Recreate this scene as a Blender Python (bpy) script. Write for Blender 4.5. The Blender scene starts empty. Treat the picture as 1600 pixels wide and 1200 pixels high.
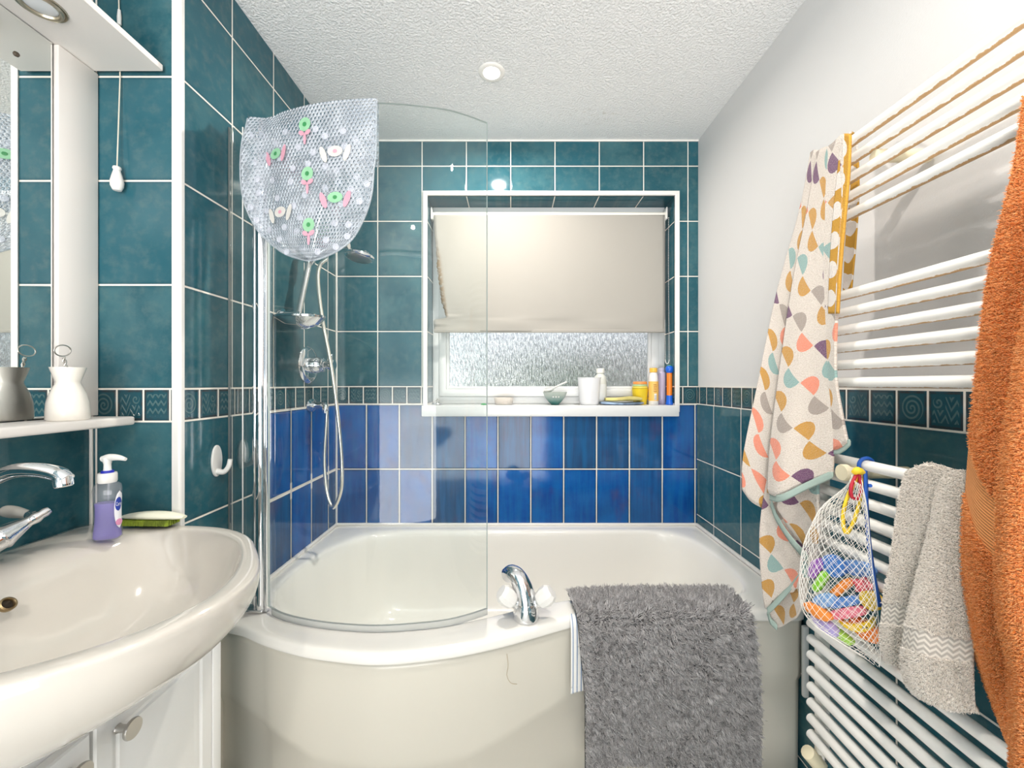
import bpy, bmesh, math, random
import numpy as np
from mathutils import Vector, Matrix
random.seed(7)
PI = math.pi
C = bpy.context.scene.collection
F = 635.0            # focal length in pixels of the 1600 px wide frame
CAMZ = 1.2
ZC = 2.317           # ceiling
DB = 1.862           # depth of the back wall
XL, XR = -0.806, 0.853   # bath-side left wall, right wall
XA = -1.022          # alcove wall behind the basin
DR = 0.987           # depth of the return wall

def S(px, py, d):
    return Vector(((px-800)*d/F, d, CAMZ-(py-600)*d/F))

# ------------------------------------------------------------------ nodes
class E:
    def __init__(s, nt, k): s.nt, s.k = nt, k
    def op(s, o, b=None, c=None):
        n = s.nt.nodes.new('ShaderNodeMath'); n.operation = o
        for i, v in enumerate((s, b, c)):
            if v is None: continue
            if isinstance(v, E): s.nt.links.new(v.k, n.inputs[i])
            else: n.inputs[i].default_value = v
        return E(s.nt, n.outputs[0])
    def __add__(s, b): return s.op('ADD', b)
    __radd__ = __add__
    def __sub__(s, b): return s.op('SUBTRACT', b)
    def __rsub__(s, b): return (s*-1)+b
    def __mul__(s, b): return s.op('MULTIPLY', b)
    __rmul__ = __mul__
    def __truediv__(s, b): return s.op('DIVIDE', b)
    def floor(s): return s.op('FLOOR')
    def frac(s): return s.op('FRACT')
    def abs(s): return s.op('ABSOLUTE')
    def sin(s): return s.op('SINE')
    def sqrt(s): return s.op('SQRT')
    def lt(s, b): return s.op('LESS_THAN', b)
    def gt(s, b): return s.op('GREATER_THAN', b)
    def min(s, b): return s.op('MINIMUM', b)
    def max(s, b): return s.op('MAXIMUM', b)
    def mod(s, b): return s.op('FLOORED_MODULO', b)
    def pow(s, b): return s.op('POWER', b)
    def step(s, a, b):
        n = s.nt.nodes.new('ShaderNodeMapRange'); n.interpolation_type = 'SMOOTHSTEP'
        s.nt.links.new(s.k, n.inputs[0]); n.inputs[1].default_value = a; n.inputs[2].default_value = b
        return E(s.nt, n.outputs[0])
def sel(m, a, b):            # m ? a : b
    A = a if isinstance(a, E) else None; B = b if isinstance(b, E) else None
    return m*a + (1-m)*b
def new_mat(name):
    m = bpy.data.materials.new(name); m.use_nodes = True
    nt = m.node_tree; nt.nodes.clear()
    out = nt.nodes.new('ShaderNodeOutputMaterial')
    return m, nt, out
def principled(nt, out, col=(.8,.8,.8), rough=.4, metal=0, **kw):
    p = nt.nodes.new('ShaderNodeBsdfPrincipled')
    p.inputs['Base Color'].default_value = (*col, 1)
    p.inputs['Roughness'].default_value = rough
    p.inputs['Metallic'].default_value = metal
    for k, v in kw.items(): p.inputs[k].default_value = v
    nt.links.new(p.outputs[0], out.inputs[0])
    return p
def link(nt, a, b): nt.links.new(a.k if isinstance(a, E) else a, b)
def mixcol(nt, fac, a, b, mode='MIX'):
    n = nt.nodes.new('ShaderNodeMix'); n.data_type = 'RGBA'; n.blend_type = mode
    for v, i in ((fac, 0), (a, 6), (b, 7)):
        if isinstance(v, E): nt.links.new(v.k, n.inputs[i])
        elif isinstance(v, (int, float)): n.inputs[i].default_value = v
        elif isinstance(v, tuple): n.inputs[i].default_value = (*v, 1)
        else: nt.links.new(v, n.inputs[i])
    return n.outputs[2]
def comb(nt, x, y, z=0.0):
    n = nt.nodes.new('ShaderNodeCombineXYZ')
    for i, v in enumerate((x, y, z)):
        if isinstance(v, E): nt.links.new(v.k, n.inputs[i])
        else: n.inputs[i].default_value = v
    return n.outputs[0]
def noise(nt, vec, scale, detail=3, rough=.5):
    n = nt.nodes.new('ShaderNodeTexNoise'); n.inputs['Scale'].default_value = scale
    n.inputs['Detail'].default_value = detail; n.inputs['Roughness'].default_value = rough
    if vec is not None: nt.links.new(vec, n.inputs['Vector'])
    return E(nt, n.outputs['Fac'])
def position(nt):
    g = nt.nodes.new('ShaderNodeNewGeometry')
    s = nt.nodes.new('ShaderNodeSeparateXYZ'); nt.links.new(g.outputs['Position'], s.inputs[0])
    return g.outputs['Position'], E(nt, s.outputs[0]), E(nt, s.outputs[1]), E(nt, s.outputs[2])
def schlick(nt, normal=None, f0=.02):
    l = nt.nodes.new('ShaderNodeLayerWeight'); l.inputs[0].default_value = .5
    if normal is not None: nt.links.new(normal, l.inputs[1])
    return E(nt, l.outputs['Facing']).pow(5.0)*(1-f0)+f0
def objcoord(nt, kind='Object'):
    t = nt.nodes.new('ShaderNodeTexCoord')
    return t.outputs[kind]
def sep(nt, v):
    s = nt.nodes.new('ShaderNodeSeparateXYZ'); nt.links.new(v, s.inputs[0])
    return [E(nt, s.outputs[i]) for i in range(3)]
def bump(nt, h, p, strength=.5, dist=.002):
    b = nt.nodes.new('ShaderNodeBump'); b.inputs['Strength'].default_value = strength
    b.inputs['Distance'].default_value = dist
    link(nt, h, b.inputs['Height']); nt.links.new(b.outputs[0], p.inputs['Normal'])
    return b
def simple(name, col, rough=.4, metal=0, nz=0, nscale=30, ndist=.001, vary=0, **kw):
    m, nt, out = new_mat(name)
    p = principled(nt, out, col, rough, metal, **kw)
    if nz or vary:
        v = objcoord(nt)
        n = noise(nt, v, nscale, 4)
        if nz: bump(nt, n, p, nz, ndist)
        if vary:
            c2 = tuple(max(0, c*(1-vary)) for c in col)
            nt.links.new(mixcol(nt, noise(nt, v, nscale*.3, 4).step(.35, .7), col, c2), p.inputs['Base Color'])
    return m

def tile_mat(name, axis, tu0, bu0=0., blue=None, br=(0, .0665), sgn=1, off=0, bfull=True):
    """axis 'x'/'y' runs along the wall.  blue: None, 'all' or the depth past which the lower tiles are blue."""
    m, nt, out = new_mat(name)
    pos, X, Y, Z = position(nt)
    u = X if axis == 'x' else Y
    above = Z.gt(1.188); below = Z.lt(1.109); bord = (1-above)*(1-below)
    if blue is None: isb = below*0.0
    elif blue == 'all': isb = below
    else: isb = below*u.gt(blue)
    teal = (1-bord)*(1-isb)
    W = teal*.203 + isb*.1505 + bord*br[1]
    H = teal*.2525 + isb*.296 + bord*.079
    uo = teal*tu0 + isb*bu0 + bord*br[0]
    vo = above*1.188 + below*(1-isb)*(1.109-.2525*8) + isb*(.81-.296*4) + bord*1.109
    U = (u-uo)/W; V = (Z-vo)/H
    cu, cv, fu, fv = U.floor(), V.floor(), U.frac(), V.frac()
    edge = (fu.min(1-fu)*W).min(fv.min(1-fv)*H)
    # the thick white joint between the two rows of blue tiles on the side wall
    gw = .0022 if blue in (None, 'all') else .0024 + isb*.0035*((Z-.81).abs().lt(.03))
    grout = edge.lt(gw) if not isinstance(gw, E) else edge.op('LESS_THAN', gw)
    wn = nt.nodes.new('ShaderNodeTexWhiteNoise'); wn.noise_dimensions = '3D'
    nt.links.new(comb(nt, cu, cv, isb*3+bord*7), wn.inputs['Vector'])
    r = E(nt, wn.outputs['Value'])
    # mottled glaze, shifted for every tile
    sv = comb(nt, u*1.0 + r*11, Z*1.0, r*37)
    n1 = noise(nt, sv, 7, 5, .6).step(.3, .72)
    n2 = noise(nt, comb(nt, u*60 + r*9, Z*4, r*5), 1.0, 3).step(.3, .75)
    n3 = noise(nt, sv, 38, 3, .6)
    ct = mixcol(nt, n1, TEAL[0], TEAL[1])
    ct = mixcol(nt, (r*.8), ct, TEAL[2])
    ct = mixcol(nt, n3.step(.42, .85)*.38, ct, TEAL[3])
    cb = mixcol(nt, n1, BLUE[0], BLUE[1])
    cb = mixcol(nt, r.step(.5, .9)*.8, cb, BLUE[3])
    cb = mixcol(nt, n2*.4, cb, BLUE[2])
    cb = mixcol(nt, noise(nt, comb(nt, u*1.0 + r*31, Z*.6, r*13), 9, 3, .5).step(.56, .74)*.6, cb, BLUE[4])
    cb = mixcol(nt, (1-(edge + n3*.004).step(.004, .0095))*.85, cb, (.02,.018,.03))
    # relief border: waves / zigzag with curl / spiral
    lx, ly = fu*2-1, fv*2-1
    ty = (cu*sgn + off).mod(3)
    def spiral(ax, ay, k, R):
        rr = (ax*ax + ay*ay).sqrt()
        an = ay.op('ARCTAN2', ax)
        return ((rr*k - an).sin()).step(-.1, .6)*rr.lt(R)
    wav = ((ly + ((lx*15).sin())*.10)*13).sin().step(.1, .8)*lx.abs().lt(.72)*ly.abs().lt(.68)
    zz = ((lx*1.6).frac()-.5).abs()
    zig = ((ly - lx*.35 - zz*1.1)*13).sin().step(.1, .8)*lx.abs().lt(.72)*ly.abs().lt(.66)*(1-(lx.gt(0)*ly.gt(.0)))
    zig = zig.max(spiral(lx-.4, ly-.36, 26, .30))
    spi = spiral(lx, ly, 24, .74)
    pat = (ty.lt(.5))*wav + (ty.gt(.5)*ty.lt(1.5))*zig + (ty.gt(1.5))*spi
    frame = lx.abs().max(ly.abs()).gt(.80)
    cp = mixcol(nt, pat, (.018,.075,.10), (.07,.14,.15))
    cp = mixcol(nt, frame*n3.step(.3, .6)*.75, cp, (.05,.03,.02))
    col = mixcol(nt, isb, ct, cb)
    col = mixcol(nt, bord, col, cp)
    # darker, pooled glaze just inside a tile's edge
    col = mixcol(nt, (1-edge.step(.002, .012))*.35, col, (.012,.05,.075))
    col = mixcol(nt, grout, col, (.80,.76,.69))
    p = principled(nt, out, rough=.1)
    p.inputs['Specular IOR Level'].default_value = .26
    nt.links.new(col, p.inputs['Base Color'])
    link(nt, grout*.5 + n3*.05 + .06, p.inputs['Roughness'])
    h = edge.step(.0010, .0055) + bord*pat*1.1 + n1*.10 + n3*.03
    bump(nt, h, p, .55, .0018)
    return m
TEAL = [(.016,.080,.106), (.058,.150,.170), (.022,.108,.145), (.135,.195,.185)]
BLUE = [(.003,.050,.250), (.005,.108,.40), (.012,.16,.40), (.022,.060,.12), (.060,.055,.15)]
# ------------------------------------------------------------------ mesh tools
def tag(o, label=None, cat=None, group=None, kind=None):
    if label: o['label'] = label
    if cat: o['category'] = cat
    if group: o['group'] = group
    if kind: o['kind'] = kind
    return o
def thing(name, label, cat, loc, group=None):
    o = bpy.data.objects.new(name, None); C.objects.link(o)
    o.location = loc; o.empty_display_size = .05
    return tag(o, label, cat, group)
def rloc(o):
    return o.location if o.parent is None else o.location + rloc(o.parent)
def finish(name, bm, mats, parent=None, smooth=True, angle=40, base=None):
    """Links a bmesh given in world coordinates as one object; its origin goes to the middle of its foot, or base."""
    bmesh.ops.recalc_face_normals(bm, faces=bm.faces[:])
    if base is None:
        xs = [v.co for v in bm.verts]
        lo = Vector((min(v[i] for v in xs) for i in range(3))); hi = Vector((max(v[i] for v in xs) for i in range(3)))
        base = Vector(((lo.x+hi.x)/2, (lo.y+hi.y)/2, lo.z))
    base = Vector(base)
    for v in bm.verts: v.co -= base
    me = bpy.data.meshes.new(name); bm.to_mesh(me); bm.free()
    if not isinstance(mats, (list, tuple)): mats = [mats]
    for m in mats: me.materials.append(m)
    if smooth:
        me.polygons.foreach_set('use_smooth', [True]*len(me.polygons))
        me.set_sharp_from_angle(angle=math.radians(angle))
    o = bpy.data.objects.new(name, me); C.objects.link(o)
    if parent is not None:
        o.parent = parent; o.location = base - rloc(parent)
    else: o.location = base
    return o
def structure(name, bm, mats, parent=None, **k):
    o = finish(name, bm, mats, parent, **k)
    if parent is None: o['kind'] = 'structure'
    return o
def box(bm, lo, hi, bev=0, seg=2, mat=0):
    r = bmesh.ops.create_cube(bm, size=1)
    vs = r['verts']; lo, hi = Vector(lo), Vector(hi)
    for v in vs:
        v.co = Vector(((lo[i]+hi[i])/2 + v.co[i]*(hi[i]-lo[i]) for i in range(3)))
    fs = list({f for v in vs for f in v.link_faces})
    for f in fs: f.material_index = mat
    if bev:
        es = list({e for v in vs for e in v.link_edges})
        bmesh.ops.bevel(bm, geom=es, offset=bev, segments=seg, profile=.5, affect='EDGES')
def box_bm(lo, hi, bev=0, seg=2):
    bm = bmesh.new(); box(bm, lo, hi, bev, seg); return bm
def catmull(P, n, closed=False, dense=12):
    P = np.array([tuple(p) for p in P], float)
    if len(P) == 2: return np.linspace(P[0], P[1], n)
    k = len(P)
    if closed: Q = np.vstack([P[-1], P, P[0], P[1]])
    else: Q = np.vstack([2*P[0]-P[1], P, 2*P[-1]-P[-2]])
    out = []
    for i in range(len(Q)-3):
        a, b, c, d = Q[i:i+4]
        for t in np.linspace(0, 1, dense, endpoint=False):
            out.append(.5*((2*b) + (c-a)*t + (2*a-5*b+4*c-d)*t*t + (3*b-a-3*c+d)*t**3))
    out.append(Q[-2])
    D = np.array(out)
    s = np.concatenate([[0], np.cumsum(np.linalg.norm(np.diff(D, axis=0), axis=1))])
    t = np.linspace(0, s[-1], n, endpoint=not closed)
    return np.stack([np.interp(t, s, D[:, j]) for j in range(D.shape[1])], 1)
def lerp_poly(P, n, closed=False):
    P = np.array([tuple(p) for p in P], float)
    if closed: P = np.vstack([P, P[0]])
    s = np.concatenate([[0], np.cumsum(np.linalg.norm(np.diff(P, axis=0), axis=1))])
    t = np.linspace(0, s[-1], n, endpoint=not closed)
    return np.stack([np.interp(t, s, P[:, j]) for j in range(P.shape[1])], 1)
def grid(bm, G, closed=False, cap0=False, cap1=False, uv=True, mat=0):
    """faces over an array of points G[row][column]; uv in metres along the middle row / middle column"""
    G = np.asarray(G, float); nv, nu = G.shape[:2]
    V = [[bm.verts.new(G[j, i]) for i in range(nu)] for j in range(nv)]
    lay = bm.loops.layers.uv.verify() if uv else None
    mr = G[nv//2]; us = np.concatenate([[0], np.cumsum(np.linalg.norm(np.diff(np.vstack([mr, mr[:1]]), axis=0), axis=1))])
    mc = G[:, nu//2]; vs = np.concatenate([[0], np.cumsum(np.linalg.norm(np.diff(mc, axis=0), axis=1))])
    for j in range(nv-1):
        for i in range(nu if closed else nu-1):
            i2 = (i+1) % nu
            q = [V[j][i], V[j][i2], V[j+1][i2], V[j+1][i]]
            try: f = bm.faces.new(q)
            except ValueError: continue
            f.material_index = mat
            if uv:
                for l, (a, b) in zip(f.loops, ((i, j), (i+1, j), (i+1, j+1), (i, j+1))): l[lay].uv = (us[a], vs[b])
    if cap0: bm.faces.new(V[0]).material_index = mat
    if cap1: bm.faces.new(V[-1]).material_index = mat
    return V
def loft(bm, rows, nu, nv, closed=False, linear_v=False, uv=True, cap0=False, cap1=False, sharp_u=False, mat=0):
    R = np.stack([(lerp_poly if sharp_u else catmull)(r, nu, closed) for r in rows])
    G = np.stack([(lerp_poly if linear_v else catmull)(R[:, i], nv) for i in range(nu)], 1) if nv else R
    grid(bm, G, closed, cap0, cap1, uv, mat); return G
def sheet_bm(G):
    bm = bmesh.new(); grid(bm, G); return bm
def face_to(o, P):
    """turns a sheet's normals towards the world point P"""
    me = o.data; b = rloc(o); s_ = sum(((Vector(P)-b-f.center).normalized().dot(f.normal)*f.area for f in me.polygons))
    if s_ < 0: me.flip_normals()
def tube(bm, pts, r, n=12, smooth_n=0, cap=True, mat=0, closed=False):
    P = np.array([tuple(p) for p in pts], float)
    rr = [r]*len(P) if not hasattr(r, '__len__') else list(r)
    if smooth_n:
        Q = np.hstack([P, np.array(rr)[:, None]]); Q = catmull(Q, smooth_n, closed); P = Q[:, :3]; rr = Q[:, 3]
    k = len(P); T = np.zeros_like(P)
    for i in range(k):
        a = P[(i-1) % k] if (closed or i) else P[i]; b = P[(i+1) % k] if (closed or i < k-1) else P[i]
        T[i] = (b-a)/max(1e-9, np.linalg.norm(b-a))
    up = Vector((0, 0, 1)) if abs(T[0][2]) < .9 else Vector((1, 0, 0))
    nrm = (up - Vector(T[0])*up.dot(Vector(T[0]))).normalized()
    rings = []
    for i in range(k):
        t = Vector(T[i]); nrm = (nrm - t*nrm.dot(t)).normalized(); bi = t.cross(nrm)
        rings.append([Vector(P[i]) + (nrm*math.cos(a) + bi*math.sin(a))*rr[i] for a in [2*PI*j/n for j in range(n)]])
    if closed: rings.append(rings[0])
    grid(bm, [[tuple(p) for p in rg] for rg in rings], True, cap and not closed, cap and not closed, False, mat)
    if closed: bmesh.ops.remove_doubles(bm, verts=bm.verts[:], dist=1e-6)
def tube_bm(*a, **k):
    bm = bmesh.new(); tube(bm, *a, **k); return bm
def frame_to(axis):
    a = Vector(axis).normalized()
    return a.to_track_quat('Z', 'Y').to_matrix()
def lathe(bm, prof, at, axis=(0,0,1), n=32, mat=0, sx=1, sy=1, cap=True):
    """prof = [(radius, height)...] turned about axis from the point at"""
    M = frame_to(axis) if tuple(axis) != (0,0,1) else Matrix.Identity(3); at = Vector(at)
    G = [[tuple(at + M @ Vector((r*sx*math.cos(2*PI*i/n), r*sy*math.sin(2*PI*i/n), h))) for i in range(n)] for r, h in prof]
    grid(bm, G, True, cap and prof[0][0] > 0, cap and prof[-1][0] > 0, False, mat)
    bmesh.ops.remove_doubles(bm, verts=bm.verts[:], dist=1e-6)
def lathe_bm(*a, **k):
    bm = bmesh.new(); lathe(bm, *a, **k); return bm
def prism_bm(outline, depth, M=None, bev=0, seg=2):
    """outline [(x,y)] extruded by depth along z, then placed by the 4x4 M"""
    bm = bmesh.new()
    f = bm.faces.new([bm.verts.new((x, y, 0)) for x, y in outline])
    r = bmesh.ops.extrude_face_region(bm, geom=[f])
    for v in [g for g in r['geom'] if isinstance(g, bmesh.types.BMVert)]: v.co.z += depth
    bmesh.ops.recalc_face_normals(bm, faces=bm.faces[:])
    if bev:
        es = [e for e in bm.edges if len(e.link_faces) == 2 and e.calc_face_angle(0) > .6]
        bmesh.ops.bevel(bm, geom=es, offset=bev, segments=seg, profile=.5, affect='EDGES')
    if M is not None: bm.transform(M)
    return bm
def solid(o, t, off=0):
    md = o.modifiers.new('thickness', 'SOLIDIFY'); md.thickness = t; md.offset = off; return o
def subsurf(o, n=1):
    md = o.modifiers.new('smooth', 'SUBSURF'); md.levels = n; md.render_levels = n; return o
def strands(name, G, count, L, r, mat, parent, seed=1, spread=.5, lay=(0,0,0), tuft=0, clump=.6, bare=None, eye=(0,0,1.2), off=0., rings=(1,.95,.35)):
    """pile on a sheet of points: thin bent three-sided strands standing on the side turned to eye, as one mesh"""
    rg = np.random.default_rng(seed); G = np.asarray(G, float); nv, nu = G.shape[:2]
    A, B, Cc, D = G[:-1,:-1], G[:-1,1:], G[1:,1:], G[1:,:-1]
    N = np.cross(Cc-A, D-B); ar = np.linalg.norm(N, axis=2); N /= np.maximum(ar, 1e-12)[..., None]
    if (((np.array(eye)-A)*N).sum(2)*ar).sum() < 0: N = -N
    c = rg.choice(ar.size, count, p=(ar/ar.sum()).ravel()); cj, ci = c//(nu-1), c % (nu-1)
    fu, fv = rg.random(count), rg.random(count)
    if bare is not None:
        keep = ~bare((ci+fu)/(nu-1), (cj+fv)/(nv-1)); cj, ci, fu, fv = cj[keep], ci[keep], fu[keep], fv[keep]
    n_ = len(ci)
    def at(cj, ci, fu, fv):
        fu, fv = fu[:, None], fv[:, None]
        return A[cj,ci]*(1-fu)*(1-fv)+B[cj,ci]*fu*(1-fv)+Cc[cj,ci]*fu*fv+D[cj,ci]*(1-fu)*fv
    P = at(cj, ci, fu, fv); n = N[cj, ci]; P = P + n*off
    l = L*(.7+.6*rg.random((n_,1)))
    d = n + rg.normal(0, spread, (n_,3)) + np.array(lay); d /= np.linalg.norm(d, axis=1)[:, None]
    tip = P + d*l
    if tuft:
        q = np.floor(P/tuft + rg.normal(0, .12, P.shape)).astype(int)
        h = (q[:,0]*73856093 ^ q[:,1]*19349663 ^ q[:,2]*83492791) % 65521
        rt = np.random.default_rng(seed+9).normal(0, 1, (65521,3))[h]
        cen = (q+.5)*tuft; cen = cen - n*((cen-P)*n).sum(1)[:, None]
        tt = cen + n*l + (rt - n*(rt*n).sum(1)[:, None])*L*.45
        tip = tip*(1-clump)+tt*clump
    mid = P + n*l*.62 + (tip-P)*.12 + rg.normal(0, .08, P.shape)*L
    e1 = np.cross(n, rg.normal(0, 1, P.shape)); e1 /= np.maximum(np.linalg.norm(e1, axis=1), 1e-9)[:, None]; e2 = np.cross(n, e1)
    V = np.zeros((n_, 3, 3, 3))
    for k, (t, rr) in enumerate(zip((0, .55, 1), rings)):
        p = P*(1-t)**2 + mid*2*t*(1-t) + tip*t*t
        for m in range(3):
            V[:, k, m] = p + (e1*math.cos(2*PI*m/3)+e2*math.sin(2*PI*m/3))*r*rr
    base = np.array([G[..., 0].mean(), G[..., 1].mean(), G[..., 2].min()])
    idx = np.arange(n_*9).reshape(n_, 3, 3); F_ = []
    for k in (0, 1):
        for m in range(3): F_.append(np.stack([idx[:,k,m], idx[:,k,(m+1)%3], idx[:,k+1,(m+1)%3], idx[:,k+1,m]], 1))
    Fq = np.concatenate(F_); me = bpy.data.meshes.new(name)
    me.vertices.add(n_*9); me.vertices.foreach_set('co', (V.reshape(-1,3)-base).astype(np.float32).ravel())
    me.loops.add(Fq.size); me.loops.foreach_set('vertex_index', Fq.ravel().astype(np.int32))
    me.polygons.add(len(Fq)); me.polygons.foreach_set('loop_start', np.arange(0, Fq.size, 4, dtype=np.int32))
    me.polygons.foreach_set('use_smooth', np.ones(len(Fq), bool)); me.update(calc_edges=True); me.materials.append(mat)
    o = bpy.data.objects.new(name, me); C.objects.link(o); o.parent = parent; o.location = Vector(base)-rloc(parent)
    o['kind'] = 'stuff'; return o
def pile_mat(name, a, b):
    m, nt, out = new_mat(name); p = principled(nt, out, rough=.9)
    g = nt.nodes.new('ShaderNodeNewGeometry')
    nt.links.new(mixcol(nt, E(nt, g.outputs['Random Per Island']), a, b), p.inputs['Base Color']); return m

# ------------------------------------------------------------------ shared materials
WHITE_CER = simple('white_ceramic', (.585,.55,.50), .08, **{'Coat Weight': .5, 'Coat Roughness': .04})
ACRYLIC = simple('bath_acrylic', (.83,.81,.765), .12, **{'Coat Weight': .3})
PANEL = simple('cream_plastic_panel', (.64,.61,.535), .22, nz=.06, nscale=6, ndist=.004)
CHROME = simple('polished_chrome', (.82,.83,.85), .05, 1)
CHROME2 = simple('satin_chrome', (.72,.72,.72), .2, 1)
STEEL = simple('brushed_steel', (.55,.53,.50), .28, 1)
WPLAST = simple('white_plastic', (.77,.76,.735), .3)
UPVC = simple('white_window_plastic', (.70,.71,.71), .25)
WPAINT = simple('white_cabinet_paint', (.88,.88,.87), .35)
WBOARD = simple('white_melamine_board', (.83,.79,.75), .45)
def mat_paint(name, col, sc, dist):
    m, nt, out = new_mat(name)
    p = principled(nt, out, col, .75)
    pos, X, Y, Z = position(nt)
    h = noise(nt, pos, sc, 4, .6)
    bump(nt, h, p, .5, dist)
    return m
# ---- light levels
WORLD = 1.5
WORLD_LOW = 7.8
LIGHTS = [(-.073, 1.456, 10, 'round ceiling downlight with a white rim glowing above the bath'),
          (.40, .25, 7, 'ceiling downlight with a white rim over the radiator side, behind the camera'),
          (-.15, -.80, 9, 'ceiling downlight with a white rim near the rear wall, behind the camera')]
# ================================================================== THE ROOM
sc = bpy.context.scene
cam = bpy.data.cameras.new('camera'); camo = bpy.data.objects.new('camera', cam); C.objects.link(camo)
cam.sensor_width = 36; cam.lens = 36*F/1600; cam.clip_start = .02
camo.location = (0, 0, CAMZ); camo.rotation_euler = (PI/2, 0, 0)
sc.camera = camo
sc.view_settings.view_transform = 'Standard'; sc.view_settings.look = 'None'
sc.view_settings.gamma = 1; sc.view_settings.use_curve_mapping = False
sc.view_settings.exposure = 0.48
sc.cycles.use_denoising = True
sc.cycles.max_bounces = 12; sc.cycles.diffuse_bounces = 6; sc.cycles.glossy_bounces = 6
sc.cycles.transmission_bounces = 8; sc.cycles.transparent_max_bounces = 24
sc.cycles.sample_clamp_indirect = 8
sc.cycles.caustics_reflective = False

T_BACK = tile_mat('tiles_back', 'x', .806, .688, 'all', (-.6144, .0665), -1, 2)
T_LEFT = tile_mat('tiles_left', 'y', 1.78-.203*6, 1.483-.1505*4, 1.331, (.982, .0665), -1, 2)
T_RET = tile_mat('tiles_return', 'x', -.806, 0, None, (-.830, .0645), -1, -1)
T_ALC = tile_mat('tiles_alcove', 'y', DR, 0, None, (DR, .0665), 1, 0)
T_RIGHT = tile_mat('tiles_right', 'y', .895, 0, None, (.895, .0672), 1, 0)
PAINT_W = mat_paint('white_wall_paint', (.665,.655,.65), 240, .0006)
def ceiling_mat():
    m, nt, out = new_mat('textured_ceiling_paint')
    p = principled(nt, out, (.90,.90,.90), .8)
    pos, X, Y, Z = position(nt)
    n = noise(nt, pos, 130, 3, .6); n2 = noise(nt, pos, 330, 2)
    bump(nt, n.step(.35, .7) + n2*.5, p, .8, .003)
    # small patch of flaking paint near the window wall
    dx = (X-.33)/.20; dy = (Y-1.70)/.07
    patch = (1-(dx*dx+dy*dy).sqrt()).step(0, .6)*noise(nt, pos, 55, 4, .7).step(.57, .66)
    nt.links.new(mixcol(nt, patch*.55, (.90,.90,.90), (.55,.50,.44)), p.inputs['Base Color'])
    return m
CEIL = ceiling_mat()
FLOORM = simple('floor_vinyl', (.74,.71,.66), .4, vary=.2, nscale=12)
GROUTW = simple('white_sealant', (.86,.83,.79), .4)

YN = -1.35                        # rear wall
def quad(bm, pts, mat=0):
    f = bm.faces.new([bm.verts.new(p) for p in pts]); f.material_index = mat
# floor and ceiling
structure('floor', box_bm((XA-.1, YN-.1, -.08), (XR+.1, DB+.12, 0)), FLOORM, smooth=False)
structure('ceiling', box_bm((XA-.1, YN-.1, ZC), (XR+.1, DB+.12, ZC+.08)), CEIL, smooth=False)
# left walls: the bath side stands forward of the basin alcove
structure('wall_left', box_bm((XA-.1, DR, 0), (XL, DB+.1, ZC)), [T_LEFT], smooth=False)
bm = bmesh.new()
quad(bm, [(XA+.0005, DR-.0006, 0), (XL-.0005, DR-.0006, 0), (XL-.0005, DR-.0006, ZC), (XA+.0005, DR-.0006, ZC)])
structure('wall_return', bm, T_RET, smooth=False)
structure('wall_alcove', box_bm((XA-.1, YN, 0), (XA, DR, ZC)), T_ALC, smooth=False)
# right wall: tiled to the border, painted above
bm = bmesh.new()
box(bm, (XR, YN, 0), (XR+.1, DB+.1, ZC), mat=0)
box(bm, (XR-.006, YN, 0), (XR, DB, 1.190), mat=1)
structure('wall_right', bm, [PAINT_W, T_RIGHT], smooth=False)
# rear wall with an unseen opening, added and sized to let soft world light in
bm = bmesh.new()
dx0, dx1, dz = -1.0, .42, 2.30
box(bm, (XA-.1, YN-.1, 0), (dx0, YN, ZC)); box(bm, (dx1, YN-.1, 0), (XR+.1, YN, ZC)); box(bm, (dx0, YN-.1, dz), (dx1, YN, ZC))
structure('wall_rear', bm, PAINT_W, smooth=False)
# back wall with the window recess
wx0, wx1, wz0, wz1 = -.387, .745, 1.103, 2.062
RD = .118
bm = bmesh.new()
y = DB
quad(bm, [(XL-.05,y,0),(XR+.05,y,0),(XR+.05,y,wz0-.02),(XL-.05,y,wz0-.02)])
quad(bm, [(XL-.05,y,wz1),(XR+.05,y,wz1),(XR+.05,y,ZC),(XL-.05,y,ZC)])
quad(bm, [(XL-.05,y,wz0-.02),(wx0,y,wz0-.02),(wx0,y,wz1),(XL-.05,y,wz1)])
quad(bm, [(wx1,y,wz0-.02),(XR+.05,y,wz0-.02),(XR+.05,y,wz1),(wx1,y,wz1)])
y2 = DB+RD+.07
quad(bm, [(wx0,y,wz1),(wx1,y,wz1),(wx1,y2,wz1),(wx0,y2,wz1)])
quad(bm, [(wx0,y,wz0-.02),(wx0,y2,wz0-.02),(wx0,y2,wz1),(wx0,y,wz1)])
quad(bm, [(wx1,y,wz0-.02),(wx1,y2,wz0-.02),(wx1,y2,wz1),(wx1,y,wz1)])
quad(bm, [(wx0,y,wz0-.02),(wx1,y,wz0-.02),(wx1,y2,wz0-.02),(wx0,y2,wz0-.02)])
# the wall's thickness outside, so that no daylight leaks round it
quad(bm, [(XL-.4,y2,0),(XR+.3,y2,0),(XR+.3,y2,wz0-.02),(XL-.4,y2,wz0-.02)])
quad(bm, [(XL-.4,y2,wz1),(XR+.3,y2,wz1),(XR+.3,y2,ZC+.1),(XL-.4,y2,ZC+.1)])
quad(bm, [(XL-.4,y2,wz0-.02),(wx0,y2,wz0-.02),(wx0,y2,wz1),(XL-.4,y2,wz1)])
quad(bm, [(wx1,y2,wz0-.02),(XR+.3,y2,wz0-.02),(XR+.3,y2,wz1),(wx1,y2,wz1)])
structure('wall_back', bm, T_BACK, smooth=False)
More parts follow.
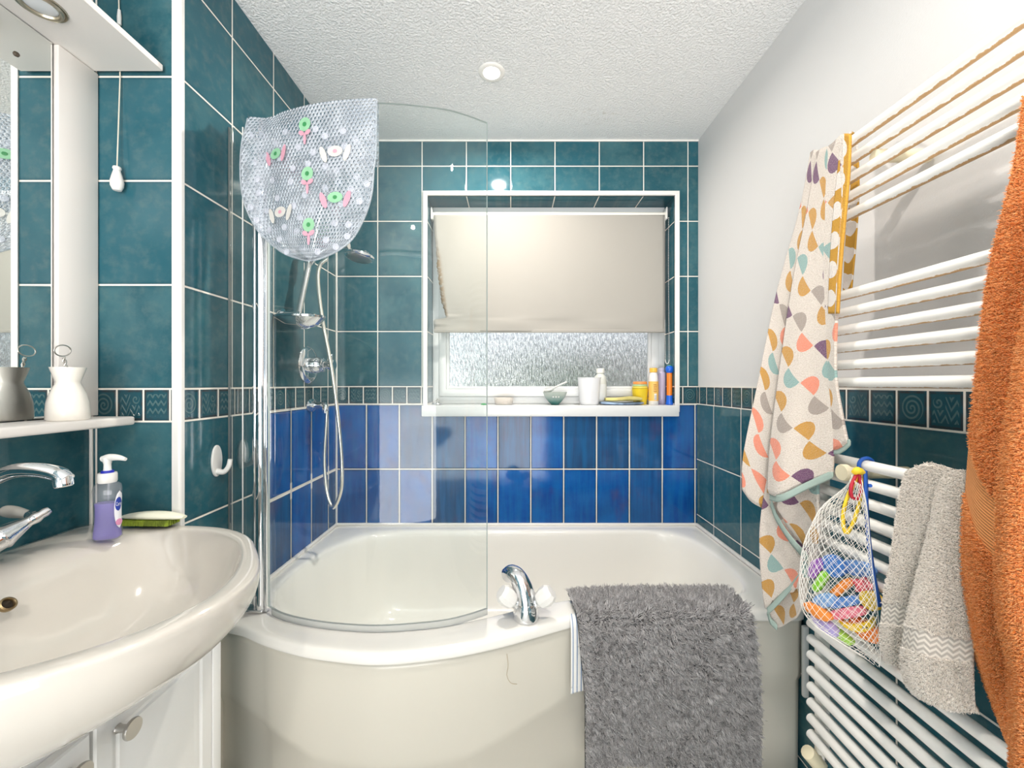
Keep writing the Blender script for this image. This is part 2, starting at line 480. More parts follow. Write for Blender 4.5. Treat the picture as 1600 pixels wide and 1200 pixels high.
# white tile trim round the window recess
bm = bmesh.new(); t = .020
G = []
for o, yy in ((0, DB+.004), (0, DB-.008), (.002, DB-.010), (t-.002, DB-.010), (t, DB-.008), (t, DB+.004)):
    G.append([(wx0-o, yy, wz0-.03), (wx0-o, yy, wz1+o), (wx1+o, yy, wz1+o), (wx1+o, yy, wz0-.03)])
grid(bm, G, uv=False)
structure('trim_1', bm, WPLAST)
# corner trim where the alcove's return meets the bath wall
bm = bmesh.new()
G = []
for z in (0, ZC):
    G.append([(XL-.0175, DR-.0004, z), (XL-.0175, DR-.0035, z)] + [(XL-.003+.006*math.sin(a), DR+.0025-.006*math.cos(a), z) for a in [PI/2*i/8 for i in range(9)]] + [(XL+.003, DR+.010, z), (XL+.0002, DR+.011, z), (XL+.0002, DR-.0004, z)])
grid(bm, G, True, True, True)
structure('trim_2', bm, WPLAST)
# window sill board
structure('trim_3', box_bm((wx0-.022, DB-.030, 1.053), (wx1+.010, DB+RD+.01, 1.103), .004), UPVC)
# sealant along bath, corner and ceiling joints
bm = bmesh.new()
box(bm, (XL, DB-.012, .553), (XR, DB-.0, .565), .003); box(bm, (XL, 1.12, .553), (XL+.012, DB, .565), .003)
box(bm, (XR-.016, 1.16, .553), (XR-.004, DB, .565), .003)
structure('trim_4', bm, GROUTW)
bm = bmesh.new()
box(bm, (XL, DB-.009, .56), (XL+.008, DB, ZC), .003)
box(bm, (XL, DB-.006, ZC-.008), (XR, DB, ZC), .002)
box(bm, (XA, DR-.006, .86), (XA+.007, DR-.0007, 2.3), .002)
structure('trim_5', bm, GROUTW)

# ---- window
def frosted():
    m, nt, out = new_mat('rain_textured_glass')
    pos, X, Y, Z = position(nt)
    v = comb(nt, X*190, Y*20, Z*34)
    h = noise(nt, v, 1.0, 3, .6)
    h2 = noise(nt, comb(nt, X*430, Y, Z*90), 1.0, 2)
    gl = nt.nodes.new('ShaderNodeBsdfRefraction'); gl.inputs['IOR'].default_value = 1.25; gl.inputs['Roughness'].default_value = .22; gl.inputs[0].default_value = (.97,.98,.99,1)
    gs = nt.nodes.new('ShaderNodeBsdfGlossy'); gs.inputs['Roughness'].default_value = .15; gs.inputs[0].default_value = (.9,.95,1,1)
    tl = nt.nodes.new('ShaderNodeBsdfTranslucent'); tl.inputs[0].default_value = (.9,.93,.95,1)
    b = nt.nodes.new('ShaderNodeBump'); b.inputs['Strength'].default_value = 1; b.inputs['Distance'].default_value = .006
    link(nt, h.step(.3, .7) + h2*.5, b.inputs['Height'])
    for s in (gl, gs, tl): nt.links.new(b.outputs[0], s.inputs['Normal'])
    m1 = nt.nodes.new('ShaderNodeMixShader'); m1.inputs[0].default_value = .12
    nt.links.new(gl.outputs[0], m1.inputs[1]); nt.links.new(gs.outputs[0], m1.inputs[2])
    m2 = nt.nodes.new('ShaderNodeMixShader'); link(nt, h.step(.45, .75)*.25 + .03, m2.inputs[0])
    nt.links.new(m1.outputs[0], m2.inputs[1]); nt.links.new(tl.outputs[0], m2.inputs[2])
    nt.links.new(mixcol(nt, h.step(.35,.65)*.7 + h2.step(.3,.7)*.3, (.50,.52,.54), (1,1,1)), gl.inputs[0])  # streaks put the pattern's lens darkening into the glass colour
    nt.links.new(m2.outputs[0], out.inputs[0])
    return m
FROST = frosted()
yw = DB+RD
win = thing('window_1', None, None, ((wx0+wx1)/2, yw, wz0)); win['kind'] = 'structure'
def rect_frame(x0, x1, z0, z1, w, y0, y1, bev):
    """one mitred frame: a section carried round the four corners"""
    sec = [(0, y1), (0, y0+bev), (bev*.3, y0+bev*.3), (bev, y0), (w-bev, y0), (w-bev*.3, y0+bev*.3), (w, y0+bev), (w, y1)]
    bm = bmesh.new()
    G = [[(x0+o, y, z0+o), (x1-o, y, z0+o), (x1-o, y, z1-o), (x0+o, y, z1-o)] for o, y in sec+[sec[0]]]
    grid(bm, G, True, uv=False); bmesh.ops.remove_doubles(bm, verts=bm.verts[:], dist=1e-6)
    return bm
finish('outer_frame', rect_frame(wx0, wx1, wz0, wz1, .036, yw, yw+.06, .005), UPVC, win)
finish('casement', rect_frame(wx0+.032, wx1-.032, wz0+.036, wz1-.032, .036, yw-.012, yw+.03, .006), UPVC, win)
finish('glazing_bead', rect_frame(wx0+.066, wx1-.066, wz0+.070, wz1-.066, .016, yw+.002, yw+.012, .004), UPVC, win)
finish('pane', box_bm((wx0+.075, yw+.014, wz0+.078), (wx1-.075, yw+.020, wz1-.075)), FROST, win, smooth=False)

# ---- outdoors behind the obscured glass: lawn, hedge, wall
GRASS = simple('lawn_green', (.10,.17,.05), .9, vary=.5, nscale=3)
HEDGE = simple('hedge_green', (.07,.14,.04), .9, vary=.6, nscale=4, nz=.6, ndist=.05)
BRICKO = simple('weathered_fence', (.34,.31,.30), .9, vary=.4, nscale=3)
structure('ground_outside', box_bm((-8, 2.3, -.45), (10, 14, -.4)), GRASS, smooth=False)
structure('fence_outside', box_bm((.5, 5.0, -.4), (9, 5.1, 1.66), .01), BRICKO, smooth=False)
bm = bmesh.new(); bmesh.ops.create_icosphere(bm, subdivisions=5, radius=1)
for v in bm.verts:
    p = v.co; k = 1+.12*math.sin(p.x*7+p.y*5)*math.sin(p.z*6+1)+.06*math.sin(p.x*17)*math.sin(p.y*19+p.z*15)
    v.co = Vector((p.x*1.0*k+.15, p.y*.5*k+4.2, p.z*1.3*k+.25))
structure('hedge_outside', bm, HEDGE)

# ---- light
w = bpy.data.worlds.new('overcast_sky'); sc.world = w; w.use_nodes = True
nt = w.node_tree; bg = nt.nodes['Background']; bg.inputs[0].default_value = (.93,.97,1,1); bg.inputs[1].default_value = WORLD
# pale overcast sky above; brighter lower half added to light the ceiling from below
tcw = nt.nodes.new('ShaderNodeTexCoord'); _, _, wz_ = sep(nt, tcw.outputs['Generated'])
dn = 1-wz_.step(-.10, .04)
nt.links.new(mixcol(nt, dn, (.93,.97,1), (1,.985,.96)), bg.inputs[0])
link(nt, dn*(WORLD_LOW-WORLD)+WORLD, bg.inputs[1])
def portal(name, loc, rot, sx, sy):
    l = bpy.data.lights.new(name, 'AREA'); l.shape = 'RECTANGLE'; l.size = sx; l.size_y = sy
    l.cycles.is_portal = True
    o = bpy.data.objects.new(name, l); C.objects.link(o); o.location = loc; o.rotation_euler = rot
portal('rear_opening_portal', ((dx0+dx1)/2, YN-.05, dz/2), (PI/2, 0, 0), dx1-dx0, dz)
RIMW = simple('white_light_rim', (.86,.84,.80), .35)
def emit(name, col, s):
    m, nt, out = new_mat(name); e = nt.nodes.new('ShaderNodeEmission')
    e.inputs[0].default_value = (*col, 1); e.inputs[1].default_value = s; nt.links.new(e.outputs[0], out.inputs[0]); return m
LAMP = emit('lit_lamp', (1,.93,.82), 20)
def downlight(x, y, power, first):
    t = thing('ceiling_downlight', first, 'ceiling light', (x, y, ZC), )
    finish('rim', lathe_bm([(.028,-.0005), (.030,-.004), (.040,-.005), (.046,-.001), (.047, .0)], (x, y, ZC), n=40, cap=False), RIMW, t)
    finish('lamp', lathe_bm([(0, -.003), (.024,-.003), (.0285,-.0015)], (x, y, ZC), n=32), LAMP, t)
    l = bpy.data.lights.new('downlight_beam', 'AREA'); l.shape = 'DISK'; l.size = .056; l.energy = power; l.color = (1,.93,.85); l.spread = math.radians(170)
    o = bpy.data.objects.new('downlight_beam', l); C.objects.link(o); o.location = (x, y, ZC-.007)
for x, y, pw, lb in LIGHTS: downlight(x, y, pw, lb)
# ================================================================== BATH
outer = [(-.806,1.862), (-.806,1.5), (-.806,1.125), (-.79,1.103), (-.728,1.088), (-.642,1.046), (-.536,1.007), (-.4426,.986), (-.329,.9726), (-.2246,.9837),
         (-.119,1.007), (-.008,1.046), (.0857,1.088), (.19,1.132), (.30,1.152), (.45,1.156), (.677,1.156), (.835,1.156), (.847,1.17), (.847,1.5), (.847,1.862), (.3,1.862), (-.3,1.862)]
inner = [(-.50,1.778), (-.62,1.735), (-.70,1.62), (-.742,1.46), (-.745,1.31), (-.705,1.205), (-.60,1.14), (-.45,1.095), (-.33,1.082), (-.2,1.097), (-.08,1.135),
         (.03,1.185), (.15,1.225), (.3,1.243), (.5,1.245), (.66,1.25), (.735,1.30), (.762,1.42), (.757,1.60), (.715,1.725), (.61,1.78), (.3,1.785), (-.2,1.785)]
def ring2(P, z, n=160, sharp=False):
    Q = lerp_poly([(x, y, z) for x, y in P], n, True) if sharp else catmull([(x, y, z) for x, y in P], n, True)
    return Q
NB = 220
def by_angle(Q, cx, cy, n):
    """points of a closed outline at n equal angles about (cx, cy)"""
    a = np.unwrap(np.arctan2(Q[:,1]-cy, Q[:,0]-cx)); 
    if a[-1] < a[0]: Q, a = Q[::-1], a[::-1]
    a0 = -PI; t = np.linspace(0, 2*PI, n, endpoint=False) + a0
    aa = np.concatenate([a-2*PI, a, a+2*PI, a+4*PI, a-4*PI]); o = np.argsort(aa); QQ = np.vstack([Q]*5)
    aa, QQ = aa[o], QQ[o]
    return np.stack([np.interp(t, aa, QQ[:, j]) for j in range(3)], 1)
BO = by_angle(catmull([(x,y,0) for x,y in outer], 1200, True), 0, 1.42, NB)
BO = BO.copy(); BO[:,0] = np.clip(BO[:,0], -.8045, .845); BO[:,1] = np.minimum(BO[:,1], 1.8595)
BI = by_angle(catmull([(x,y,0) for x,y in inner], 1200, True), 0, 1.42, NB)
def between(t, z): 
    R = BO*(1-t)+BI*t; R[:,2] = z; return R
def scaled(s, z, c=(0,1.45), sy=None):
    R = BI.copy(); R[:,0] = c[0]+(R[:,0]-c[0])*s; R[:,1] = c[1]+(R[:,1]-c[1])*(sy or s); R[:,2] = z; return R
def inset(R, d, z):
    """moves an outline inwards by d"""
    T = np.roll(R, -1, 0)-np.roll(R, 1, 0); L = np.linalg.norm(T[:, :2], axis=1)[:, None]
    N = np.stack([-T[:,1], T[:,0]], 1)/L
    Q = R.copy(); Q[:, :2] += N*d; Q[:,2] = z; return Q
bath = thing('bathtub', 'cream P-shaped bathtub with a bowed front under the window', 'bathtub', (0, 1.42, 0))
rows = [inset(BO, .012, .523), inset(BO, .001, .5235), inset(BO, -.001, .530), inset(BO, 0, .545), inset(BO, .004, .552), inset(BO, .011, .555),
        between(.30, .5555), between(.72, .5555), between(.86, .5535), between(.95, .548), between(1.0, .536), scaled(.985, .50), scaled(.965, .42), scaled(.94, .32), scaled(.90, .24, sy=.86), scaled(.83, .20, sy=.76), scaled(.6, .185, sy=.5), scaled(.15, .18, sy=.12)]
bm = bmesh.new(); grid(bm, rows, True, False, True, uv=False)
subsurf(finish('tub_shell', bm, ACRYLIC, bath, angle=60))
# front panel: follows the bowed rim, a little set back, with a moulded plinth step
fr = [p for p in BO if p[1] < 1.40 and p[1] < 1.17 - .0]
fr = sorted(fr, key=lambda p: p[0])
fr = [p for p in fr if -.80 < p[0] < .836]
FP = catmull([(-.802, 1.096, 0), (-.790, 1.103, 0)] + [tuple(p) for p in fr[3:-3]] + [(.838, 1.16, 0)], 140)
T = np.gradient(FP, axis=0); T /= np.linalg.norm(T, axis=1)[:, None]; NN = np.stack([-T[:,1], T[:,0], T[:,2]*0], 1)
def prow(off, z): 
    Q = FP + NN*off
    Q[:,0] = np.maximum(Q[:,0], -.8045)
    Q[:,2] = z if not hasattr(z, '__len__') else z
    return Q
xs = FP[:,0]
step = .225 + .07*np.exp(-((xs+.33)/.30)**2)*0 + np.interp(xs, [-.8,-.5,-.1,.1,.3,.84], [.33,.25,.24,.29,.335,.345])-.225
rows = [prow(.016, .526), prow(.016, .50), prow(.018, .44), prow(.018, step+.03), prow(.019, step+.008), prow(.028, step-.010), prow(.030, step*.5), prow(.032, .004)]
bm = bmesh.new(); grid(bm, rows, uv=False)
pn = solid(finish('front_panel', bm, PANEL, bath, angle=60), .006, 1)
finish('panel_edge_strip', box_bm((.826, 1.150, .31), (.842, 1.163, .512), .004), UPVC, bath)
# hanging sealant thread on the panel
finish('sealant_thread', tube_bm([(p.x, p.y-.0, p.z) for p in [S(792,1022,1.040), S(794,1040,1.040), S(792,1055,1.041), S(798,1067,1.040), S(808,1069,1.034)]], .0009, n=6, smooth_n=24), simple('dried_sealant', (.45,.38,.27), .6), bath)
tp = [S(792,1022,1.040), S(794,1040,1.040), S(792,1055,1.041), S(798,1067,1.038), S(808,1069,1.032)]

# ---- bath mixer tap
def ptube(name, pts, r, m, par, n=16, sm=0, **k): return finish(name, tube_bm(pts, r, n=n, smooth_n=sm, **k), m, par)
bt = thing('bath_mixer_tap', 'chrome bath mixer tap with two white plastic knobs on the bath rim', 'tap', (.039, 1.122, .5555))
bx, by, bz = .039, 1.122, .5555
bm = bmesh.new()
lathe(bm, [(.036,0),(.0365,.006),(.036,.012),(.034,.030),(.031,.045),(.018,.062),(0,.066)], (bx,by,bz), n=32)
for s_ in (-1, 1):
    tube(bm, [(bx, by-.004, bz+.022), (bx+s_*.020, by-.006, bz+.036), (bx+s_*.033, by-.008, bz+.047)], [.017,.015,.013], n=20, smooth_n=8)
finish('tap_body', bm, CHROME, bt)
sp = [(bx,by,bz+.035), (bx-.003,by+.002,bz+.062), (bx-.012,by+.008,bz+.086), (bx-.025,by+.020,bz+.103), (bx-.040,by+.034,bz+.106), (bx-.052,by+.045,bz+.097)]
bm = tube_bm(sp, [.032,.029,.0265,.025,.0235,.021], n=24, smooth_n=26)
finish('spout', bm, CHROME, bt)
finish('aerator', lathe_bm([(.0205,0),(.0208,.006),(.015,.0065),(0,.004)], Vector(sp[-1])+Vector((.004,-.0035,.003)), axis=(-.62,.55,-.62), n=24), WPLAST, bt)
for s_ in (-1, 1):
    ax = Vector((s_*.70, -.12, .62)).normalized(); p0 = Vector((bx+s_*.033, by-.008, bz+.047))
    k = finish('knob', lathe_bm([(0,0),(.017,0),(.022,.006),(.0265,.024),(.0255,.040),(.019,.049),(0,.051)], p0, axis=ax, n=10), WPLAST, bt, angle=25)
    finish('knob_collar', lathe_bm([(.0135,-.006),(.0155,-.002),(.0155,.001),(0,.001)], p0, axis=ax, n=24), CHROME, k)

# ---- shower screen
def thin_glass(name, tint, haze, refl, hz_col=(.8,.85,.85)):
    m, nt, out = new_mat(name)
    tr = nt.nodes.new('ShaderNodeBsdfTransparent'); tr.inputs[0].default_value = (*tint, 1)
    gs = nt.nodes.new('ShaderNodeBsdfGlossy'); gs.inputs['Roughness'].default_value = .015
    df = nt.nodes.new('ShaderNodeBsdfDiffuse'); df.inputs[0].default_value = (*hz_col, 1)
    tl = nt.nodes.new('ShaderNodeBsdfTranslucent'); tl.inputs[0].default_value = (*hz_col, 1)
    pos, X, Y, Z = position(nt)
    a = nt.nodes.new('ShaderNodeMixShader'); link(nt, noise(nt, comb(nt, X*20, Y*20, Z*3), 1, 4, .6).step(.3, .8)*haze+haze*.5, a.inputs[0])
    d2 = nt.nodes.new('ShaderNodeMixShader'); d2.inputs[0].default_value = .5
    nt.links.new(df.outputs[0], d2.inputs[1]); nt.links.new(tl.outputs[0], d2.inputs[2])
    nt.links.new(tr.outputs[0], a.inputs[1]); nt.links.new(d2.outputs[0], a.inputs[2])
    b = nt.nodes.new('ShaderNodeMixShader'); link(nt, (schlick(nt)+refl).min(1.0), b.inputs[0])
    nt.links.new(a.outputs[0], b.inputs[1]); nt.links.new(gs.outputs[0], b.inputs[2])
    nt.links.new(b.outputs[0], out.inputs[0])
    return m
GLASS = thin_glass('clear_safety_glass', (.97,.987,.98), .012, .0)
GLASSR = thin_glass('reflective_strip_glass', (.93,.96,.95), .02, .28)
GEDGE = simple('glass_edge', (.50,.56,.54), .2)
SEALM = simple('clear_rubber_seal', (.75,.77,.75), .3, **{'Transmission Weight': .6})
ss = thing('shower_screen', 'curved clear glass shower screen standing on the bath rim with a chrome hinge post', 'shower screen', (-.70, 1.145, .557))
gc = catmull([(-.688,1.150,0), (-.622,1.110,0), (-.514,1.076,0), (-.389,1.058,0), (-.301,1.060,0), (-.187,1.079,0), (-.125,1.104,0), (-.070,1.137,0)], 60)
def ribbon(P, z0, z1, t, cap=True):
    T = np.gradient(P, axis=0); T /= np.linalg.norm(T, axis=1)[:, None]; N = np.stack([-T[:,1], T[:,0], T[:,2]*0], 1)*t/2
    bm = bmesh.new(); V = []
    for side, z in ((1,z0),(1,z1),(-1,z1),(-1,z0),(1,z0)):
        Q = P+N*side; Q = Q.copy(); Q[:,2] = z; V.append(Q)
    grid(bm, V, uv=False); bmesh.ops.remove_doubles(bm, verts=bm.verts[:], dist=1e-6)
    bmesh.ops.holes_fill(bm, edges=bm.edges[:])
    for f in bm.faces:
        if abs(f.normal.z) > .7 or len(f.verts) == 4 and f.calc_area() < t*1.5*(z1-z0) and max(e.calc_length() for e in f.edges) > 1 and min(e.calc_length() for e in f.edges) < t*1.3: f.material_index = 1
    return bm
GZ0, GZ1 = .572, 1.93
finish('glass_pane', ribbon(gc, GZ0, GZ1, .006), [GLASS, GEDGE], ss)
finish('bottom_seal', ribbon(gc[2:], .556, .5725, .007), [SEALM, SEALM], ss)
post = [(-.700,1.155), (-.712,1.150)]
finish('hinge_post', tube_bm([(-.711,1.153,.558), (-.711,1.153,GZ1)], .0140, n=24), CHROME, ss)
finish('hinge_channel', box_bm((-.7345,1.148,.558), (-.7255,1.166,GZ1), .002), CHROME, ss)
finish('fixed_strip', box_bm((-.8025,1.156,.560), (-.7345,1.161,GZ1)), [GLASSR], ss, smooth=False)
finish('wall_channel', box_bm((-.806,1.153,.556), (-.8028,1.164,GZ1), .001), simple('dark_rubber_gasket', (.10,.12,.12), .5), ss)
finish('strip_seal', box_bm((-.7665,1.1535,.556), (-.7635,1.1555,GZ1), .0005), WPLAST, ss)
finish('glass_clamp', box_bm((-.6965,1.143,.558), (-.6905,1.160,GZ1), .002), CHROME, ss)
finish('foot_bracket', box_bm((-.79,1.138,.5555), (-.70,1.172,.566), .003), CHROME2, ss)

# ---- clear bath mat hung over the top of the screen
def pvc_mat():
    m, nt, out = new_mat('clear_bubbled_vinyl')
    uv = objcoord(nt, 'UV'); U, V, _ = sep(nt, uv)
    s3 = .0112
    # hexagonally packed round bubbles
    def cell(ox, oy):
        a = ((U/s3+ox).frac()-.5); b = ((V/(s3*1.732)+oy).frac()-.5)*1.732
        return (a*a+b*b).sqrt()
    d = cell(0, 0).min(cell(.5, .5))
    dome = 1-d.step(.12, .48)
    ringm = d.step(.26, .34)*(1-d.step(.38, .46))
    big = noise(nt, uv, 16, 3).step(.4, .62)
    tr = nt.nodes.new('ShaderNodeBsdfTransparent'); tr.inputs[0].default_value = (.93,.96,1,1)
    p = nt.nodes.new('ShaderNodeBsdfPrincipled'); p.inputs['Roughness'].default_value = .12
    p.inputs['Base Color'].default_value = (.80,.85,.92,1)
    gs = nt.nodes.new('ShaderNodeBsdfGlossy'); gs.inputs['Roughness'].default_value = .06
    b = nt.nodes.new('ShaderNodeBump'); b.inputs['Strength'].default_value = 1; b.inputs['Distance'].default_value = .0035
    link(nt, dome, b.inputs['Height'])
    for q in (p, gs): nt.links.new(b.outputs[0], q.inputs['Normal'])
    m1 = nt.nodes.new('ShaderNodeMixShader'); link(nt, ringm*.30 + big*.2 + .22, m1.inputs[0])
    nt.links.new(tr.outputs[0], m1.inputs[1]); nt.links.new(p.outputs[0], m1.inputs[2])
    m2 = nt.nodes.new('ShaderNodeMixShader')
    link(nt, (schlick(nt, b.outputs[0])*1.5+.03).min(.9), m2.inputs[0])
    nt.links.new(m1.outputs[0], m2.inputs[1]); nt.links.new(gs.outputs[0], m2.inputs[2])
    nt.links.new(m2.outputs[0], out.inputs[0])
    return m
PVC = pvc_mat(); PVCEDGE = simple('clear_vinyl_edge', (.72,.78,.84), .15, **{'Transmission Weight': .5, 'Alpha': .6})
CUPM = simple('clear_suction_cup', (.80,.82,.90), .12, **{'Alpha': .38})
GT = np.gradient(gc, axis=0); GT /= np.linalg.norm(GT, axis=1)[:, None]; GN = np.stack([GT[:,1], -GT[:,0], GT[:,2]*0], 1)
gs_ = np.concatenate([[0], np.cumsum(np.linalg.norm(np.diff(gc, axis=0), axis=1))])
def on_glass(s, off, z):
    """point at arc length s along the screen (may run past its hinge end), off towards the room"""
    p = np.array([np.interp(s, gs_, gc[:, j]) for j in range(3)]); n = np.array([np.interp(s, gs_, GN[:, j]) for j in range(3)]); t = np.array([np.interp(s, gs_, GT[:, j]) for j in range(3)])
    if s < 0: p = p + np.array((-1.0, -.12, 0))*(-s)*.9; n = np.array((-.1,-1.,0))
    ex = .016*min(1, max(0, (.045-s)/.05)); off = off+ex if off >= .006 else off-ex if off < -.008 else off
    q = p + n*off; return np.array((q[0], q[1], z))
_ss = np.arange(-60, 420)*.0015
_sx = np.array([800+F*q[0]/q[1] for q in (on_glass(t, .010, 0) for t in _ss)])
def glass_s(px):
    """arc length where the line of sight through column px meets the screen"""
    return float(np.interp(px, _sx, _ss))
def gpt(px, py, off=.010):
    s = glass_s(px); q = on_glass(s, off, 0); return np.array((q[0], q[1], CAMZ-(py-600)*q[1]/F))
# outline of the hanging half, column by column: left/right edges at each height
LV = [(165,590,588), (180,482,589)]
left = [(197,386),(215,380),(245,377),(282,377),(318,382),(355,398),(380,420),(396,443),(404,466),(407,480)]
right = [(166,588),(200,588),(240,587),(262,584),(302,580),(335,570),(370,552),(390,530),(402,506),(407,490)]
mt_ = thing('bath_mat', 'clear bubbled bath mat with green and pink print hanging over the shower screen', 'bath mat', tuple(on_glass(.25, .012, 1.55)))
rows = []
nr = 34
lp = catmull([(a, b, 0) for b, a in left], nr); rp = catmull([(a, b, 0) for b, a in right], nr)
for j in range(nr):
    row = []
    for i in range(40):
        t = i/39; px = lp[j][0]*(1-t)+rp[j][0]*t; py = lp[j][1]*(1-t)+rp[j][1]*t
        if j == 0 :
            s = glass_s(px); q = on_glass(s, .007, GZ1+.003)
        else:
            k = min(1, j/3); s = glass_s(px); q = on_glass(s, .009+.003*math.sin(t*7+j*.2), 0); q = np.array((q[0], q[1], min(GZ1+.002, CAMZ-(py-600)*q[1]/F)))
        row.append(q)
    rows.append(row)
front = np.array(rows)
# over the top and down behind the glass
fold = []
for z, off in ((GZ1+.008, .0065), (GZ1+.008, -.0085), (GZ1-.01, -.010), (GZ1-.08, -.011), (GZ1-.16, -.012)):
    row = []
    for i in range(40):
        t = i/39; px = lp[0][0]*(1-t)+rp[0][0]*t; row.append(on_glass(glass_s(px), off, z))
    fold.append(row)
G = np.concatenate([np.array(fold[::-1]), front])
bm = bmesh.new(); grid(bm, G)
solid(finish('mat_sheet', bm, PVC, mt_, angle=80), .0016)
edge = [front[j][0] for j in range(nr)] + [front[-1][i] for i in range(4, 36, 4)] + [front[j][-1] for j in range(nr-1, -1, -1)]
finish('mat_rim', tube_bm(edge, .0028, n=8, smooth_n=160), PVCEDGE, mt_)
rnd = random.Random(3)
cups = []
while len(cups) < 58:
    px, py = rnd.uniform(388, 580), rnd.uniform(200, 402)
    j = np.interp(py, lp[:,1], range(nr)); l = np.interp(py, lp[:,1], lp[:,0]); r = np.interp(py, rp[:,1], rp[:,0])
    if not (l+7 < px < r-7) or any((px-a)**2+(py-b)**2 < 330 for a, b in cups): continue
    cups.append((px, py))
for px, py in cups:
    s = glass_s(px); n = on_glass(s, 1, 0)-on_glass(s, 0, 0); p = gpt(px, py, .0095)
    finish('suction_cup', lathe_bm([(.0088,0),(.0088,.0025),(.0062,.0032),(.0050,.0018),(.0035,.0024),(0,.003)], p, axis=n, n=16), CUPM, mt_)
# printed motifs: plain blossoms in the mat's green and pink
PGREEN = simple('mat_print_green', (.36,.68,.42), .3, **{'Alpha': .75}); PPINK = simple('mat_print_pink', (.82,.42,.52), .3, **{'Alpha': .75}); PPALE = simple('mat_print_pale', (.80,.77,.72), .3, **{'Alpha': .7}); PDARK = simple('mat_print_deep_green', (.05,.26,.09), .3)
def disc(bm, c, n, rx, ry, ang, mat):
    n = Vector(n).normalized(); u = n.cross(Vector((0,0,1))).normalized(); v = u.cross(n)
    u2 = u*math.cos(ang)+v*math.sin(ang); v2 = -u*math.sin(ang)+v*math.cos(ang)
    vs = [bm.verts.new(Vector(c)+u2*(rx*math.cos(a))+v2*(ry*math.sin(a))) for a in [2*PI*i/20 for i in range(20)]]
    vb = [bm.verts.new(w.co - n*.0006) for w in vs]
    bm.faces.new(vs).material_index = mat; bm.faces.new(vb[::-1]).material_index = mat
    for i in range(20): bm.faces.new([vs[i], vs[(i+1)%20], vb[(i+1)%20], vb[i]]).material_index = mat
for px, py, kind in ((478,200,0),(433,240,1),(525,236,2),(482,277,0),(525,308,1),(440,331,2),(484,357,0)):
    s = glass_s(px); n = Vector(on_glass(s, 1, 0)-on_glass(s, 0, 0)); u = n.cross(Vector((0,0,1))).normalized()
    c = Vector(gpt(px, py, .0150)); bm = bmesh.new(); e = n*.0007
    if kind == 0:
        disc(bm, c+Vector((0,0,.010)), n, .018, .018, 0, 0); disc(bm, c+Vector((0,0,.010))+e, n, .006, .006, 0, 3)
        disc(bm, c+u*.010+Vector((0,0,-.012))+e, n, .009, .006, .5, 1); disc(bm, c-u*.010+Vector((0,0,-.012))+e, n, .009, .006, -.5, 1)
        disc(bm, c+Vector((0,0,-.028)), n, .004, .015, 0, 1)
    else:
        a, b = (0, 1) if kind == 1 else (2, 1)
        disc(bm, c, n, .021, .014, 0, a); disc(bm, c+e, n, .006, .005, 0, 3 if kind == 1 else 1)
        for s2 in (-1, 1):
            disc(bm, c+u*s2*.033+Vector((0,0,-.006)), n, .008, .022, -s2*.35, b if kind == 1 else 2)
    finish('printed_motif', bm, [PGREEN, PPINK, PPALE, PDARK], mt_, smooth=False)

# ---- shower on the left wall
def R_at(z): return Vector((-.742, 1.407+(z-1.427)*.367, z))
sr = thing('shower_rail', 'tilted chrome shower riser rail with a soap dish on the tiled bath wall', 'shower rail', (XL, 1.41, 1.40))
finish('rail', tube_bm([R_at(1.40), R_at(1.98)], .0105, n=20), CHROME2, sr)
for z in (1.44, 1.955):
    p = R_at(z)
    finish('wall_bracket', tube_bm([(XL, p.y, z), (XL+.012, p.y, z), (XL+.0125, p.y, z), (-.735, p.y, z)], [.024,.022,.013,.013], n=20), CHROME, sr)
p = R_at(1.672)
finish('slider', lathe_bm([(.0,-.03),(.018,-.03),(.020,-.02),(.020,.02),(.018,.03),(0,.03)], p, axis=(0,.367,1), n=20), CHROME, sr)
# shallow oval soap dish
c = Vector((-.735, 1.405, 1.418))
bm = bmesh.new()
prof = [(.088,.010),(.090,.016),(.086,.018),(.080,.012),(.060,-.010),(.030,-.022),(0,-.024)]
lathe(bm, prof, c, n=40, sx=1.0, sy=.62); 
lathe(bm, [(.087,.009),(.066,-.014),(.032,-.027),(0,-.029)], c, n=40, sx=1, sy=.62)
finish('soap_dish', bm, CHROME, sr)
sh = thing('hand_shower', 'chrome hand shower with a flat oval head and a hanging hose', 'shower head', (-.70, 1.5, 1.66))
hp = [R_at(1.672)+Vector((.037,-.020,-.008)), R_at(1.68)+Vector((.045,-.022,.0)), R_at(1.69)+Vector((.10,-.026,.012)), R_at(1.69)+Vector((.150,-.030,.014))]
finish('handle', tube_bm(hp, [.0125,.011,.010,.014], n=16, smooth_n=16), CHROME, sh)
hc = S(562, 399, 1.47)
finish('head', lathe_bm([(0,-.012),(.046,-.012),(.052,-.008),(.052,-.002),(.040,.008),(.015,.014),(0,.015)], hc, axis=(.10,.12,1), n=36, sx=1), CHROME, sh)
finish('spray_plate', lathe_bm([(0,-.0145),(.040,-.0145),(.043,-.012)], hc, axis=(.10,.12,1), n=36), STEEL, sh)
hose = [S(512,404,1.475), S(500,415,1.47), S(497,440,1.465), S(504,500,1.47), S(518,575,1.475), S(528,650,1.48), S(534,720,1.49), S(533,765,1.50), S(521,793,1.53), S(511,770,1.555), S(507,720,1.58), S(510,660,1.60), S(511,642,1.60)]
HOSE = simple('ribbed_chrome_hose', (.80,.77,.70), .22, .9)
finish('hose', tube_bm(hose, .0068, n=14, smooth_n=140), HOSE, sh)
so = thing('hose_outlet', 'small chrome hose outlet elbow on the blue wall tiles', 'shower outlet', (XL, 1.62, 1.10))
oc = Vector((XL, 1.63, 1.115))
finish('wall_plate', lathe_bm([(.026,0),(.026,.004),(.018,.010),(0,.010)], oc, axis=(1,0,0), n=24, sx=1.6), CHROME, so)
